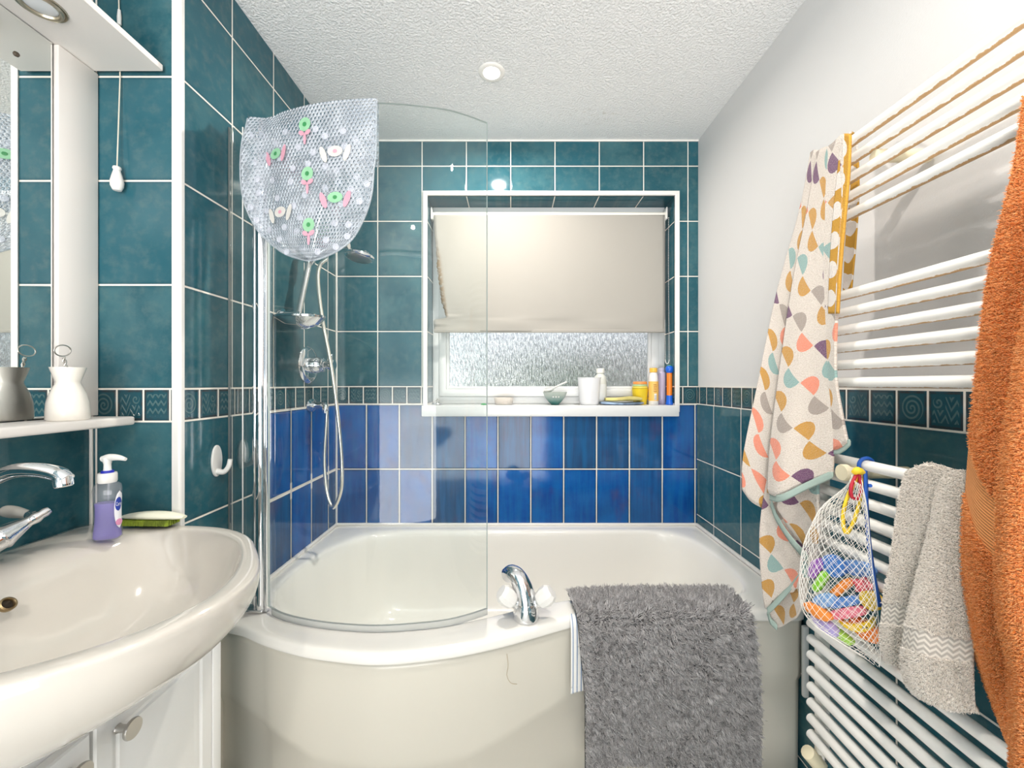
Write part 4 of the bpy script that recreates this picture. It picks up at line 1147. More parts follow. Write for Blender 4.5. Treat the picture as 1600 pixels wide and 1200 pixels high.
pack('foil_pack', sillx(938,DB+.02), sillx(1004,DB+.02), DB-.018, DB+.062, zs, .016, SILV, 'silver blue foil pack lying under the folded yellow cloth on the sill', 'pack', 1)
pack('folded_cloth', sillx(946,DB+.02), sillx(1002,DB+.02), DB-.010, DB+.055, zs+.0165, .021, YELF, 'folded yellow cloth lying on the silver blue foil pack', 'cloth', 2)
# stack of nesting cups in a yellow mug
y = DB+.075; x = sillx(1000, y)
YEL = simple('bright_yellow_plastic', (.78,.58,.03), .35)
t = thing('yellow_mug', 'bright yellow plastic mug behind the folded cloth on the sill', 'mug', (x, y, zs))
finish('mug_body', lathe_bm([(0,0),(.028,0),(.030,.003),(.038,.074),(.039,.076),(.036,.076),(.029,.006),(0,.005)], (x,y,zs), n=40), YEL, t)
finish('handle', tube_bm([(x+.036,y-.006,zs+.066), (x+.052,y-.010,zs+.062), (x+.054,y-.010,zs+.040), (x+.034,y-.006,zs+.026)], .0042, n=10, smooth_n=18), YEL, t)
z = zs+.0765
for k, (nm, col, lab, r, h) in enumerate((('y', (.75,.62,.10), 'mustard stacking cup sitting in the mouth of the yellow mug', .0345, .010), ('g', (.40,.55,.30), 'soft green stacking cup second in the stack on the yellow mug', .033, .009), ('o', (.80,.30,.08), 'orange stacking cup topmost of the stack on the yellow mug', .0315, .013))):
    o = finish('stacking_cup', lathe_bm([(0,0),(r,0),(r+.001,.001),(r+.001,h-.002),(r-.001,h-.0005),(r-.004,h-.0005),(r-.005,h-.003),(0,h-.003)], (x,y,z), n=36), simple('cup_'+{'y':'mustard','g':'green','o':'orange'}[nm]+'_plastic', col, .4))
    tag(o, lab, 'cup', 'nesting cups in the yellow mug'); z += h+.0002
# bottle with an orange cap
y = DB+.050; x = sillx(1021, y)
t = thing('lotion_bottle', 'white lotion bottle with an orange cap and orange label on the sill', 'bottle', (x, y, zs))
ORCAP = simple('orange_yellow_cap', (.80,.45,.06), .35); ORLAB = simple('orange_label', (.80,.48,.12), .45)
finish('bottle_body', lathe_bm([(0,0),(.021,0),(.0225,.003),(.0215,.118),(.020,.135),(.0155,.150),(.0135,.153),(0,.153)], (x,y,zs), n=36), WPLAST, t)
finish('cap', lathe_bm([(.0150,.151),(.0178,.152),(.0178,.170),(.0165,.172),(0,.172)], (x,y,zs), n=28), ORCAP, t)
l_ = finish('label', lathe_bm([(.0231,.018),(.0232,.019),(.0225,.108),(.0224,.109)], (x,y,zs), n=36, cap=False), ORLAB, t)
BARC = simple('bar_code_grey', (.35,.35,.36), .5)
def curved_patch(x, y, r, a0, a1, z0, z1, m, nm, par):
    bm = bmesh.new(); grid(bm, [[(x+r*math.cos(a0+(a1-a0)*i/8), y+r*math.sin(a0+(a1-a0)*i/8), z0+(z1-z0)*j/3) for i in range(9)] for j in range(4)], uv=False)
    return solid(finish(nm, bm, m, par), .0003)
curved_patch(x, y, .0236, -1.75, -1.25, zs+.022, zs+.052, WPLAST, 'bar_code_panel', l_)
for k in range(5): curved_patch(x, y, .0239, -1.71+k*.09, -1.68+k*.09, zs+.026, zs+.048, BARC, 'bar_code_line', l_)
for k in range(4): curved_patch(x, y, .0236, -1.90, -1.25-.1*(k % 2), zs+.062+.010*k, zs+.066+.010*k, simple('label_print_brown', (.55,.28,.06), .5), 'print_line', l_)
# lilac tube
y = DB+.072; x = sillx(1034, y)
t = thing('clear_tube_bottle', 'slim pale lilac bottle with a grey cap between the orange capped and blue topped ones', 'bottle', (x, y, zs))
LIL = clear_plastic('pale_lilac_plastic', (.80,.74,.92), .08, .5)
finish('tube_body', lathe_bm([(0,0),(.0165,0),(.018,.003),(.018,.150),(.013,.156),(0,.156)], (x,y,zs), n=28), LIL, t)
finish('cap', lathe_bm([(.0135,.156),(.0135,.172),(.012,.174),(0,.174)], (x,y,zs), n=24), simple('grey_lilac_cap', (.42,.40,.52), .4), t)
# blue and orange toy tube
y = DB+.030; x = sillx(1046, y)
BLU = simple('bright_blue_plastic', (.01,.12,.62), .3); ORA = simple('bright_orange_plastic', (.85,.22,.02), .35)
t = thing('toy_tube', 'orange toy tube with a blue ball top and base at the sill end', 'toy', (x, y, zs))
finish('base', lathe_bm([(0,0),(.016,0),(.018,.003),(.0165,.010),(.0145,.014),(.0145,.044),(0,.045)], (x,y,zs), n=28), BLU, t)
finish('shaft', lathe_bm([(0,.044),(.0125,.044),(.0125,.148),(0,.149)], (x,y,zs), n=28), ORA, t)
finish('ball_top', lathe_bm([(0,.144),(.010,.146),(.0165,.155),(.0185,.165),(.0165,.175),(.010,.182),(0,.184)], (x,y,zs), n=28), BLU, t)
finish('ball_crown', lathe_bm([(.0105,.1805),(.010,.184),(0,.186)], (x,y,zs), n=20), GREENP, t)
# metal clip lying by the beaker
y = DB+.02; x = sillx(902, y)
tag(finish('bent_wire_clip', tube_bm([(x-.012,y+.03,zs+.002), (x,y+.01,zs+.0025), (x+.008,y-.004,zs+.0025), (x+.012,y,zs+.002)], .0018, n=8, smooth_n=14), STEEL), 'thin bent steel clip lying on the sill beside the milky beaker', 'clip')
# ================================================================== TOWEL RADIATOR
def rad_mat():
    m, nt, out = new_mat('white_radiator_enamel_with_rust')
    p = principled(nt, out, (.86,.84,.80), .22)
    g = nt.nodes.new('ShaderNodeNewGeometry'); s = nt.nodes.new('ShaderNodeSeparateXYZ'); nt.links.new(g.outputs['Normal'], s.inputs[0])
    pos, X, Y, Z = position(nt)
    nz = E(nt, s.outputs[2]); n = noise(nt, comb(nt, X*30, Y*55, Z*9), 1, 5, .7)
    # a rusty drip line along the underside of the bars
    rust = (1-(nz + n*.55).step(-.63, -.57))*Z.gt(1.15)
    nt.links.new(mixcol(nt, rust*.9, (.86,.84,.80), (.42,.22,.05)), p.inputs['Base Color'])
    return m
RAD = rad_mat(); RADP = simple('white_radiator_enamel', (.85,.82,.76), .25)
RX = .735
rd = thing('towel_radiator', 'tall white ladder towel radiator with rusty bars on the wall', 'towel radiator', (RX+.04, .72, .30))
zbars = [1.724-.039*k for k in range(5)] + [1.396-.0385*k for k in range(6)] + [1.031-.039*k for k in range(7)] + [.652-.039*k for k in range(9)]
for y in (.992, .44):
    bm = bmesh.new()
    G = []
    for z in (.300, .302, 1.758, 1.760):
        k = .8 if z in (.300, 1.760) else 1
        G.append([(RX+.022+.016*k*math.cos(a), y+.0135*k*math.sin(a), z) for a in [2*PI*i/20 for i in range(20)]])
    grid(bm, G, True, True, True, uv=False); finish('post', bm, RADP, rd)
for z in zbars:
    G = []
    for y, k in ((.452, .3), (.449, .8), (.440, 1), (.992, 1), (.983+.018, .8), (.986+.018, .3)):
        pass
    tube_pts = [(RX, .428, z), (RX, .4282, z), (RX, .432, z), (RX, 1.000, z), (RX, 1.0038, z), (RX, 1.004, z)]
    finish('bar', tube_bm(tube_pts, [.002,.0065,.0112,.0112,.0065,.002], n=18), RAD, rd)
IVORYK = simple('yellowed_plastic', (.78,.70,.50), .4)
for z in (1.664, 1.011):
    for y in (.868, .52):
        if z > 1.5 or y < .6: finish('wall_bracket', lathe_bm([(0,-.002),(.0125,-.001),(.0125,.110)], (RX, y-.045, z-.002), axis=(1,0,0), n=20), IVORYK, rd)
        else: finish('wall_bracket', lathe_bm([(0,-.032),(.0165,-.032),(.0175,-.029),(.0175,-.020),(.0125,-.017),(.0125,.110)], (RX, y, z), axis=(1,0,0), n=24), IVORYK, rd)
va = Vector((RX+.022, .992, .300))
finish('valve_body', tube_bm([va, va+Vector((0,0,-.045)), va+Vector((.0,.0,-.05)), va+Vector((.0,-.03,-.07))], [.012,.012,.014,.010], n=16), CHROME2, rd)
finish('valve_cap', lathe_bm([(0,0),(.017,0),(.019,.01),(.016,.045),(0,.05)], va+Vector((-.004,.0,-.03)), axis=(-.55,0,.55), n=14), IVORYK, rd)
finish('tail_pipe', tube_bm([va+Vector((0,-.028,-.068)), va+Vector((.02,-.03,-.10)), va+Vector((.080,-.03,-.115))], .0075, n=12, smooth_n=12), CHROME2, rd)

# ---- towels
PAL = [(.13,.04,.12), (.24,.40,.38), (.55,.27,.03), (.80,.25,.15), (.36,.30,.26)]
def pattern_mat():
    m, nt, out = new_mat('half_circle_print_terry')
    p = principled(nt, out, rough=.95); p.inputs['Sheen Weight'].default_value = .25
    uv = objcoord(nt, 'UV'); U, V, _ = sep(nt, uv)
    D, T = .058, .064
    ca, sa = math.cos(-.95), math.sin(-.95)
    s = U*ca - V*sa; t = U*sa + V*ca
    li = (t/T+.5).floor()
    w1 = nt.nodes.new('ShaderNodeTexWhiteNoise'); w1.noise_dimensions = '1D'; nt.links.new((li*1.0).k, w1.inputs['W'])
    s = s + E(nt, w1.outputs['Value'])*D
    ci = (s/D).floor()
    ps = ((s/D).frac()-.5)*D; pt = t - li*T
    side = ci.mod(2)*2-1
    nn = noise(nt, uv, 420, 2)
    r = (ps*ps+pt*pt).sqrt() + (nn-.5)*.0022
    half = r.lt(D*.47)*(pt*side + (nn-.5)*.0015).gt(0)
    w2 = nt.nodes.new('ShaderNodeTexWhiteNoise'); w2.noise_dimensions = '2D'; nt.links.new(comb(nt, li, ci), w2.inputs['Vector'])
    v = E(nt, w2.outputs['Value'])
    col = PAL[0]
    for k in range(1, 5): col = mixcol(nt, v.gt(k*.2), col, PAL[k])
    base = mixcol(nt, nn.step(.3, .7), (.60,.52,.45), (.74,.67,.61))
    col = mixcol(nt, nn.step(.3,.8)*.25, col, (.55,.48,.44))
    nt.links.new(mixcol(nt, half, base, col), p.inputs['Base Color'])
    bump(nt, nn + noise(nt, uv, 180, 2)*.6, p, .9, .003)
    return m
PTOW = pattern_mat()
def stripe_mat():
    m, nt, out = new_mat('mustard_spotted_reverse')
    p = principled(nt, out, rough=.95)
    uv = objcoord(nt, 'UV'); U, V, _ = sep(nt, uv); nn = noise(nt, uv, 420, 2)
    a = ((U/.05+.35).frac()-.5)*.05; b = ((V/.062).frac()-.5)*.062
    d = (a*a+b*b).sqrt()+(nn-.5)*.002
    nt.links.new(mixcol(nt, d.lt(.0185), (.55,.29,.04), (.74,.68,.63)), p.inputs['Base Color']); bump(nt, nn, p, .9, .003)
    return m
MUST = stripe_mat()
SAGE = simple('sage_towel_hem', (.33,.42,.38), .9, nz=.6, nscale=300)
pt = thing('patterned_towel', 'cream towel with multicoloured half circles hung over the far end of the radiator', 'towel', (.66, .98, .60))
def clear_bars(q, lim=.706, s_=.022):
    """brings a control point forward so that the cloth hangs on the room side of the bars"""
    px, py, d = q
    if lim is None: return q
    dm = lim*F/max(1, px-800)
    k = (dm-d)/s_
    return (px, py, dm - s_*(math.log(1+math.exp(k)) if k < 30 else k))
def pxsheet(rows, nu=40, nv=70, lim=.706):
    """rows of (px, py, depth) control points"""
    R = np.stack([catmull([tuple(S(*clear_bars(q, lim))) for q in r], nu) for r in rows])
    return np.stack([catmull(R[:, i], nv) for i in range(nu)], 1)
def sheet(name, rows, m, par, th=.006, nu=40, nv=70, ripple=0, angle=80, lim=.706):
    G = pxsheet(rows, nu, nv, lim)
    if ripple:
        for j in range(nv):
            for i in range(nu): G[j, i, 1] += ripple*math.sin(i*.5+j*.07)*(j/nv)
    return solid(finish(name, sheet_bm(G), m, par, angle=angle), th), G
# main front fall, its two soft folds narrowing to the gathered top
_, GA = sheet('front_fall', [
    [(1277,238,1.00),(1285,232,.985),(1295,229,.975),(1305,232,.97)],
    [(1262,330,1.01),(1277,325,.985),(1292,322,.97),(1306,326,.965)],
    [(1238,450,1.02),(1258,448,.985),(1282,446,.965),(1304,452,.965)],
    [(1216,600,1.03),(1240,598,.985),(1270,596,.955),(1304,606,.955)],
    [(1204,700,1.035),(1226,700,.985),(1262,698,.95),(1303,700,.945)],
    [(1200,770,1.04),(1218,775,.985),(1258,757,.95),(1302,741,.94)]], PTOW, pt, nu=50)
# part of the same fall behind, turning at the zigzag hem and dropping to the point
_, GB = sheet('lower_fold', [
    [(1228,560,1.06),(1240,560,1.045),(1245,560,1.03),(1284,560,1.02)],
    [(1208,700,1.07),(1222,700,1.05),(1244,700,1.035),(1282,700,1.02)],
    [(1190,800,1.075),(1208,790,1.055),(1240,775,1.03),(1278,745,1.015)],
    [(1187,860,1.08),(1206,862,1.06),(1238,862,1.03),(1276,858,1.01)],
    [(1192,925,1.08),(1208,925,1.06),(1236,922,1.03),(1266,905,1.015)],
    [(1196,950,1.08),(1206,944,1.065),(1232,915,1.04),(1260,880,1.02)]], PTOW, pt, nu=44)
_, GC = sheet('under_fold', [
    [(1226,880,1.09),(1238,880,1.08),(1252,880,1.07),(1263,880,1.06)],
    [(1208,930,1.095),(1225,928,1.085),(1245,926,1.075),(1260,925,1.065)],
    [(1203,955,1.095),(1220,956,1.085),(1238,955,1.08),(1251,952,1.07)],
    [(1213,981,1.09),(1222,979,1.085),(1232,972,1.08),(1244,965,1.07)]], PTOW, pt, nu=24, nv=30)
_, GD = sheet('inner_fold', [
    [(1226,760,.99),(1245,750,.99),(1262,740,.985),(1280,735,.975)],
    [(1214,790,1.005),(1238,785,1.0),(1258,780,.99),(1279,778,.98)],
    [(1222,805,1.01),(1240,815,1.0),(1260,822,.99),(1280,822,.98)],
    [(1240,835,1.01),(1252,848,1.0),(1264,855,.995),(1276,852,.985)]], PTOW, pt, nu=30, nv=40)
sheet('back_fall', [
    [(1268,238,1.03),(1274,234,1.02),(1282,236,1.01)],
    [(1250,330,1.05),(1258,328,1.035),(1268,330,1.02)],
    [(1214,460,1.08),(1226,458,1.06),(1244,460,1.035)],
    [(1184,600,1.10),(1198,598,1.085),(1222,602,1.05)],
    [(1162,710,1.12),(1178,712,1.10),(1208,716,1.06)],
    [(1160,765,1.12),(1176,785,1.10),(1206,800,1.07)]], PTOW, pt, nu=36)
sheet('side_fall', [
    [(1296,228,.975),(1304,222,.955),(1314,212,.93),(1321,209,.905)],
    [(1288,330,.98),(1298,328,.95),(1310,322,.92),(1318,320,.90)],
    [(1284,450,.975),(1294,450,.95),(1304,448,.925),(1310,445,.905)],
    [(1284,570,.975),(1292,570,.95),(1300,572,.93),(1306,575,.915)],
    [(1290,650,.97),(1298,655,.95),(1308,655,.93),(1317,652,.915)],
    [(1296,702,.965),(1306,703,.95),(1316,699,.935),(1325,692,.92)]], PTOW, pt, nu=30)
sheet('mustard_edge', [
    [(1316,214,.925),(1320,209,.915),(1325,209,.905),(1329,212,.895)],
    [(1310,270,.925),(1316,268,.912),(1322,268,.90),(1327,270,.893)],
    [(1303,340,.93),(1309,338,.915),(1315,338,.905),(1321,340,.897)],
    [(1298,420,.935),(1303,420,.92),(1309,420,.91),(1314,420,.90)],
    [(1296,490,.938),(1300,490,.925),(1305,490,.915),(1310,490,.908)]], MUST, pt, nu=20, nv=60)
sheet('over_bar', [
    [(1329,212,.895),(1330,212,.89),(1331,213,.885)],
    [(1327,209,.918),(1328,208,.913),(1330,209,.908)],
    [(1330,216,.945),(1334,216,.935),(1338,218,.925)],
    [(1330,290,.95),(1335,290,.94),(1342,292,.928)],
    [(1322,370,.955),(1330,370,.945),(1338,372,.933)],
    [(1318,455,.955),(1324,458,.945),(1331,450,.935)]], MUST, pt, th=.004, nu=20, nv=70, lim=None)
def hem(pts, w_, par, off=-.004):
    G = []
    P = catmull([tuple(S(*clear_bars(q))) for q in pts], 50)
    for s_ in (-1, -.5, .5, 1):
        G.append([(p[0], p[1]+off*(1 if abs(s_) < .9 else .2), p[2]+s_*w_/2) for p in P])
    return solid(finish('hem', sheet_bm(G), SAGE, par), .003)
hem([(1202,776,1.034),(1220,778,.977),(1258,760,.942),(1300,741,.932)], .017, pt)
hem([(1203,782,1.034),(1212,806,1.03),(1232,838,1.0),(1250,860,.98),(1262,872,1.0)], .020, pt)
hem([(1198,955,1.075),(1208,946,1.058),(1234,917,1.03),(1262,880,1.005)], .018, pt)
hem([(1198,952,1.075),(1203,968,1.08),(1213,979,1.078)], .018, pt)
hem([(1298,703,.958),(1308,704,.942),(1318,699,.928),(1326,692,.914)], .016, pt)

# ---- orange bath towel
def band_mat(name, col, herring):
    """woven border: herringbone or fine ribs"""
    m, nt, out = new_mat(name); p = principled(nt, out, rough=.9)
    uv = objcoord(nt, 'UV'); U, V, _ = sep(nt, uv)
    if herring: h = ((V*760 + ((U/.011).frac()-.5).abs()*9).sin()*.5+.5)
    else: h = ((V-U*.55)*1500).sin()*.5+.5
    d = tuple(c*.62 for c in col)
    nt.links.new(mixcol(nt, h.step(.2, .8), d, col), p.inputs['Base Color']); bump(nt, h, p, .6, .001); return m
ORT = band_mat('orange_terry_band', (.82,.33,.11), False)
ORH = pile_mat('orange_terry_pile', (.88,.29,.055), (.96,.50,.22))
ot = thing('orange_towel', 'orange bath towel hanging in two thick folds on the near end of the radiator', 'towel', (.70, .60, .60))
def tow_sheet(name, rows, mats, par, th, nu, nv, count, length, rad, seed, bare=None):
    G = pxsheet(rows, nu, nv)
    o = finish(name, sheet_bm(G), mats[0], par, angle=80); face_to(o, (0,0,1.2))
    solid(o, th)
    strands('pile', G, count, length, rad, mats[1], o, seed, spread=.55, lay=(0,0,-.25), bare=bare, off=th/2-.0005, tuft=length*1.6, clump=.35)
    return o, G
tow_sheet('back_fold', [
    [(1604,150,.64),(1640,140,.60),(1690,120,.56),(1760,100,.53)],
    [(1588,260,.635),(1625,262,.595),(1680,262,.555),(1750,262,.53)],
    [(1549,430,.63),(1585,432,.585),(1645,436,.545),(1720,440,.53)],
    [(1530,600,.625),(1560,602,.58),(1620,606,.54),(1700,610,.53)],
    [(1517,740,.62),(1545,742,.575),(1605,746,.54),(1690,750,.53)],
    [(1511,870,.615),(1538,880,.57),(1600,892,.535),(1690,900,.53)],
    [(1524,990,.61),(1548,1004,.565),(1605,1020,.535),(1690,1030,.53)],
    [(1550,1075,.605),(1568,1095,.56),(1610,1120,.535),(1690,1140,.53)],
    [(1588,1165,.60),(1598,1190,.56),(1625,1220,.535),(1690,1240,.53)]], [ORT, ORH], ot, .010, 50, 120, 60000, .0042, .00042, 3,
    bare=lambda u, v: np.abs(v-(.575+.16*u)) < .042)
tow_sheet('front_fold', [
    [(1645,330,.50),(1670,300,.475),(1720,290,.45),(1790,280,.43)],
    [(1607,510,.50),(1635,505,.475),(1690,500,.45),(1770,500,.43)],
    [(1588,627,.50),(1615,627,.472),(1670,627,.45),(1760,627,.43)],
    [(1573,740,.50),(1600,740,.470),(1660,740,.45),(1750,740,.43)],
    [(1567,860,.50),(1594,860,.470),(1655,860,.45),(1745,860,.43)],
    [(1569,960,.50),(1594,960,.470),(1655,960,.45),(1745,960,.43)],
    [(1588,1060,.50),(1610,1060,.470),(1665,1060,.45),(1745,1060,.43)],
    [(1590,1230,.50),(1612,1230,.470),(1668,1230,.45),(1745,1230,.43)]], [ORT, ORH], ot, .010, 50, 110, 60000, .0042, .00040, 4)
# ---- pale grey hand towel
GRT = band_mat('pale_grey_terry_band', (.66,.61,.55), True)
GRH = pile_mat('pale_grey_terry_pile', (.86,.79,.71), (.94,.90,.85))
gt = thing('hand_towel', 'pale grey terry hand towel with a herringbone band draped over the lower radiator bars', 'towel', (.69, .72, .75))
tow_sheet('rear_fall', [
    [(1432,738,.755),(1450,727,.745),(1470,727,.735),(1492,733,.725)],
    [(1416,742,.745),(1436,736,.73),(1458,736,.72),(1484,742,.71)],
    [(1404,800,.74),(1425,800,.722),(1452,800,.71),(1478,802,.70)],
    [(1392,880,.735),(1414,880,.717),(1440,880,.705),(1468,880,.695)],
    [(1381,940,.735),(1404,942,.716),(1432,945,.703),(1460,950,.692)],
    [(1377,1000,.735),(1398,1008,.715),(1425,1016,.70),(1455,1025,.69)],
    [(1386,1035,.735),(1402,1040,.715),(1425,1048,.70),(1455,1056,.69)]], [GRT, GRH], gt, .008, 36, 70, 22000, .0032, .00042, 5,
    bare=lambda u, v: (v > .70) & (v < .80))
tow_sheet('front_fall', [
    [(1482,742,0.693),(1495,736,0.673),(1510,736,0.658),(1535,742,0.638)],
    [(1468,772,0.683),(1484,760,0.663),(1504,758,0.643),(1535,764,0.623)],
    [(1456,830,0.678),(1474,826,0.653),(1500,826,0.633),(1535,830,0.613)],
    [(1440,890,0.673),(1462,888,0.648),(1492,890,0.628),(1530,894,0.608)],
    [(1424,955,0.668),(1448,956,0.643),(1482,962,0.623),(1525,970,0.603)],
    [(1413,1005,0.668),(1438,1012,0.638),(1475,1024,0.618),(1522,1038,0.598)],
    [(1415,1058,0.668),(1438,1072,0.638),(1475,1088,0.618),(1524,1098,0.598)],
    [(1430,1082,0.668),(1450,1094,0.638),(1482,1106,0.618),(1530,1110,0.598)]], [GRT, GRH], gt, .009, 40, 80, 26000, .0032, .00040, 6,
    bare=lambda u, v: (v > .70) & (v < .79))

# ---- net bag of bath toys
def net_bm():
    lv = [(742,1336,1352,.010),(758,1331,1356,.013),(772,1322,1359,.018),(800,1297,1362,.034),(832,1278,1365,.042),(862,1266,1368,.050),(900,1258,1374,.055),(945,1256,1379,.056),(975,1270,1381,.050),(995,1310,1380,.036),(1004,1340,1379,.016)]
    rows = []
    for py, l, r, b in lv:
        L, R = S(l+5, py, .885), S(r-5, py, .757)
        if py > 960: L.z = R.z = CAMZ-(py-600)*.83/F
        else: L.z = R.z = CAMZ-(py-600)*.835/F
        c = (L+R)/2; a = (R-L)/2; nrm = Vector((-a.y, a.x, 0)).normalized()
        if nrm.x > 0: nrm = -nrm
        n = 56
        rows.append([c + a*math.cos(t) + nrm*(b*1.2*math.sin(t) if math.sin(t) > 0 else b*.12*math.sin(t)) for t in [2*PI*i/n for i in range(n)]])
    return rows
NETC = simple('white_net_cord', (.85,.83,.78), .7)
nbg = thing('toy_net_bag', 'white drawstring net bag full of foam bath toys hanging from the radiator', 'net bag', (.69, .83, .66))
rows = net_bm(); R = np.stack([np.array([tuple(p) for p in r]) for r in rows])
nv = 46; nu = 56
G = np.stack([catmull(R[:, i], nv) for i in range(nu)], 1)
bm = bmesh.new()
# diamond cells: every other row shifted half a cell
Vn = [[bm.verts.new(G[j, i]) for i in range(nu)] for j in range(nv)]
for j in range(nv-2):
    for i in range(nu):
        if (i+j) % 2: continue
        q = [Vn[j][i], Vn[j+1][(i+1) % nu], Vn[j+2][i], Vn[j+1][(i-1) % nu]]
        try: bm.faces.new(q)
        except ValueError: pass
for v in [v for v in bm.verts if not v.link_faces]: bm.verts.remove(v)
no = finish('net', bm, NETC, nbg, smooth=False)
wf = no.modifiers.new('cords', 'WIREFRAME'); wf.thickness = .0009; wf.use_replace = True; wf.use_even_offset = False
BLUC = simple('blue_webbing', (.01,.09,.42), .6); YELC = simple('yellow_webbing', (.85,.60,.03), .6); REDC = simple('red_cord', (.45,.01,.03), .6)
def flat_band(name, pts, w_, m, par, th=.003, n=40):
    P = catmull([tuple(S(*q)) for q in pts], n)
    G = []
    T = np.gradient(P, axis=0)
    side = np.cross(T, np.array([[-.3, 1, 0]])); side /= np.linalg.norm(side, axis=1)[:, None]
    return solid(finish(name, sheet_bm([P-side*w_/2, P, P+side*w_/2]), m, par), th)
flat_band('blue_edging', [(1352,735,.80),(1353,760,.79),(1354,800,.785),(1358,850,.78),(1366,905,.77),(1375,948,.762)], .009, BLUC, nbg)
flat_band('yellow_drawstring', [(1345,737,.80),(1337,752,.80),(1325,775,.80),(1318,800,.80),(1318,822,.80),(1322,833,.80)], .008, YELC, nbg)
flat_band('yellow_drawstring', [(1352,737,.80),(1349,760,.795),(1342,790,.795),(1334,815,.795),(1324,834,.80)], .008, YELC, nbg)
finish('red_loop', tube_bm([S(1340,738,.80), S(1330,760,.79), S(1331,776,.79), S(1339,779,.79), S(1345,765,.79), S(1342,742,.80)], .0032, n=10, smooth_n=40, closed=False), REDC, nbg)
finish('knot', tube_bm([S(1334,739,.80), S(1340,735,.795), S(1348,738,.80)], [.005,.007,.005], n=10, smooth_n=12), YELC, nbg)
bmh = bmesh.new()
z1 = zbars[11]
yk = .843
tube(bmh, [(RX+.0155*math.cos(a), yk, z1+.0155*math.sin(a)) for a in [-.6+i*(PI+1.2)/16 for i in range(17)]] + [(RX-.024, yk-.008, z1-.030), (RX-.034, yk-.03, z1-.034), (RX-.040, yk-.055, z1-.028)], .0035, n=10)
tag(finish('bag_hook', bmh, BLUC), 'blue plastic hook over the radiator bar carrying the net bag', 'hook')
def toy(name, out, c, sz_, rot, col, lab, th=.018):
    c = S(*c); n = len(out)
    # broad face turned to the room along the bag
    ex = Vector((.35, -.93, 0)).normalized(); ez = Vector((0,0,1)); ny = ex.cross(ez)
    e1 = ex*math.cos(rot)+ez*math.sin(rot); e2 = -ex*math.sin(rot)+ez*math.cos(rot)
    M = Matrix(((e1.x,e2.x,ny.x,c.x-ny.x*th/2),(e1.y,e2.y,ny.y,c.y-ny.y*th/2),(e1.z,e2.z,ny.z,c.z-ny.z*th/2),(0,0,0,1)))
    sz_ *= 1.12; bm = prism_bm([(x*sz_, y*sz_) for x, y in out], th, M, min(.004, sz_*.12))
    return tag(finish(name, bm, simple(lab.split(' foam')[0].replace(' ', '_')+'_foam', col, .8)), lab, 'bath toy', 'foam bath toys in the net bag')
circ = [(math.cos(a), math.sin(a)) for a in [2*PI*i/24 for i in range(24)]]
oval = [(1.35*x, .62*y) for x, y in circ]
slab = [(1.6*math.copysign(abs(x)**.45, x), .42*math.copysign(abs(y)**.45, y)) for x, y in circ]
cres = [(1.3*math.cos(a), 1.0*math.sin(a)+.1) for a in [PI+PI*i/14 for i in range(15)]] + [(1.25*math.cos(a), .42*math.sin(a)+.12) for a in [2*PI-PI*i/12 for i in range(1, 12)]]
star = [((1 if i % 2 == 0 else .55)*math.cos(2*PI*i/10), (1 if i % 2 == 0 else .55)*math.sin(2*PI*i/10)) for i in range(10)]
fish = [(1.2*math.cos(a), .8*math.sin(a)) for a in [PI*.12+2*PI*.88*i/22 for i in range(23)]] + [(1.7,-.6), (1.55,0), (1.7,.6)]
TOYS = [('foam_shape', oval, (1276,888,.885), .017, 1.2, (.28,.10,.42), 'purple oval foam toy at the upper left of the net bag'),
 ('foam_shape', circ, (1303,884,.86), .020, 0, (.06,.20,.55), 'blue round foam toy near the top of the net bag contents'),
 ('foam_shape', oval, (1340,888,.835), .022, .2, (.12,.27,.58), 'slate blue oval foam toy behind the others at the bag top'),
 ('foam_shape', slab, (1283,908,.875), .015, 1.15, (.25,.60,.04), 'lime green foam bar standing upright in the net bag'),
 ('foam_shape', slab, (1316,918,.845), .016, .95, (.85,.25,.03), 'orange foam bar in the middle of the net bag'),
 ('foam_shape', oval, (1289,938,.868), .019, .75, (.20,.38,.68), 'pale blue oval foam toy below the lime green bar'),
 ('foam_shape', slab, (1320,940,.84), .019, .62, (.10,.25,.60), 'mid blue foam bar leaning beneath the orange one'),
 ('foam_shape', slab, (1326,957,.832), .020, .62, (.85,.22,.30), 'pink foam bar leaning just above the yellow crescent'),
 ('foam_crescent', cres, (1337,966,.822), .024, .55, (.90,.62,.04), 'yellow banana shaped foam crescent in front of the pink bar'),
 ('foam_shape', circ, (1362,938,.80), .016, .3, (.80,.55,.05), 'mustard round foam toy by the blue edging of the bag'),
 ('foam_shape', oval, (1278,955,.872), .018, -.1, (.85,.28,.05), 'orange oval foam toy at the lower left of the net bag'),
 ('foam_shape', oval, (1290,976,.862), .018, -.35, (.42,.36,.66), 'lavender oval foam toy low in the net bag'),
 ('foam_fish', fish, (1354,984,.815), .021, -.15, (.85,.22,.03), 'bright orange foam fish with two dark dots at the bag bottom'),
 ('foam_shape', slab, (1312,990,.845), .014, -.3, (.35,.60,.10), 'green foam strip lying at the very bottom of the bag'),
 ('foam_shape', star, (1350,916,.815), .018, .3, (.75,.12,.16), 'red star foam toy tucked behind the mustard round one')]
for a in TOYS:
    o = toy(*a)
    if a[0] == 'foam_fish':
        for px in (1349, 1354):
            finish('eye', lathe_bm([(0,.0012),(.0016,.001),(.002,0)], S(px, 981, .796), axis=(-.93,-.35,0), n=10), DARKH, o)

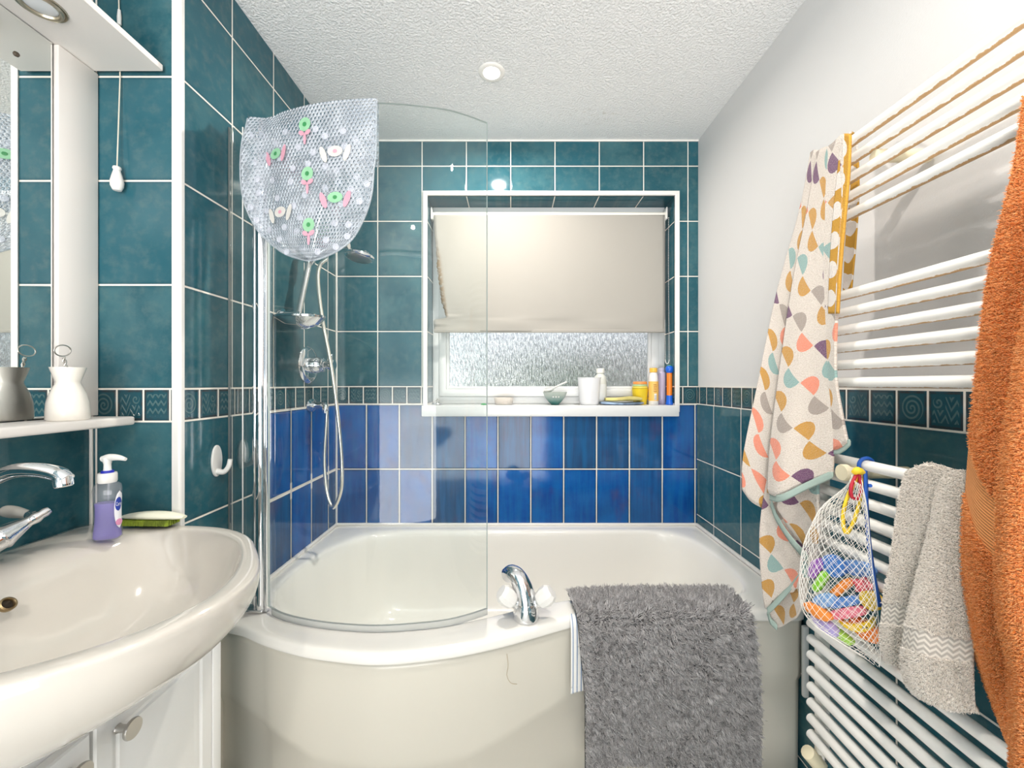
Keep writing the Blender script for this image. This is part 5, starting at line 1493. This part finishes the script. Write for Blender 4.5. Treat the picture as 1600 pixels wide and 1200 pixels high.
# ================================================================== SHAGGY BATH RUG AND STRIPED TOWEL
RUGB = simple('grey_rug_backing', (.10,.10,.10), .95)
RUGH = pile_mat('grey_shaggy_pile', (.40,.385,.39), (.72,.70,.70))
rug = thing('bath_rug', 'shaggy grey bath rug draped over the front rim of the bath', 'bath rug', (.43, 1.14, .30))
def drape(x, off):
    """section of the bath rim from inside to the panel front, off metres above the surface"""
    yo = float(np.interp(x, BO_front[:,0], BO_front[:,1]))
    return [(yo+.125, .520), (yo+.088, .556+off), (yo+.05, .558+off), (yo+.012, .557+off), (yo-.010-off, .545+off*.5), (yo-.018-off, .51), (yo-.017-off, .42), (yo-.015-off, .30), (yo-.014-off, .20), (yo-.014-off, .11)]
BO_front = np.array(sorted([tuple(p) for p in BO if p[1] < 1.20], key=lambda p: p[0]))
def drape_grid(x0, x1, off, zend, nu, nv, wob, x0t=None, x1t=None, yin=None):
    G = []
    cols = []
    for i in range(nu):
        u = i/(nu-1); P = []
        prof = drape(x0+(x1-x0)*u, off)
        if yin is not None: prof = prof[yin:]
        D = [(0, y, max(z, zend)) for y, z in prof if z >= zend] + [(0, prof[-1][0], zend)]
        cols.append(catmull(D, nv))
    cols = np.array(cols)
    for j in range(nv):
        t = j/(nv-1); row = []
        for i in range(nu):
            u = i/(nu-1); a = x0t if x0t is not None else x0; b = x1t if x1t is not None else x1
            xa = a+(x0-a)*min(1, t*1.6); xb = b+(x1-b)*min(1, t*1.6)
            y, z = cols[i, j, 1:]
            row.append((xa+(xb-xa)*u, y + wob*(1+math.sin(u*9+2))*max(0, t-.4), z + (.006*math.sin(u*5+1) if t > .9 else 0)))
        G.append(row)
    return np.array(G)
G = drape_grid(.198, .686, .014, .146, 60, 90, -.006, .168, .655, 1)
o = finish('backing', sheet_bm(G), RUGB, rug, angle=80); face_to(o, (0,0,1.2)); solid(o, .006)
strands('pile', G, 62000, .015, .00085, RUGH, rug, 2, spread=.55, lay=(0,0,-.15), tuft=.0125, clump=.62, off=.0025)
# striped towel hanging beneath the rug
def strp():
    m, nt, out = new_mat('blue_striped_cotton'); p = principled(nt, out, rough=.9)
    uv = objcoord(nt, 'UV'); U, V, _ = sep(nt, uv)
    w = ((U/.0125).frac()-.5).abs()
    nt.links.new(mixcol(nt, w.lt(.13), (.82,.81,.78), (.22,.30,.45)), p.inputs['Base Color'])
    bump(nt, noise(nt, uv, 500, 2), p, .5, .001); return m
G = drape_grid(.160, .52, .001, .352, 40, 60, -.001, .160, .52, 3)
for j in range(60):
    for i in range(40): G[j, i, 2] += -.03*(i/39)*(1 if j > 54 else 0)*(j-54)/5*.5
o = finish('striped_towel', sheet_bm(G), strp(), angle=80); solid(o, .0015)
tag(o, 'white towel with thin blue stripes showing at the edge of the grey rug', 'towel')
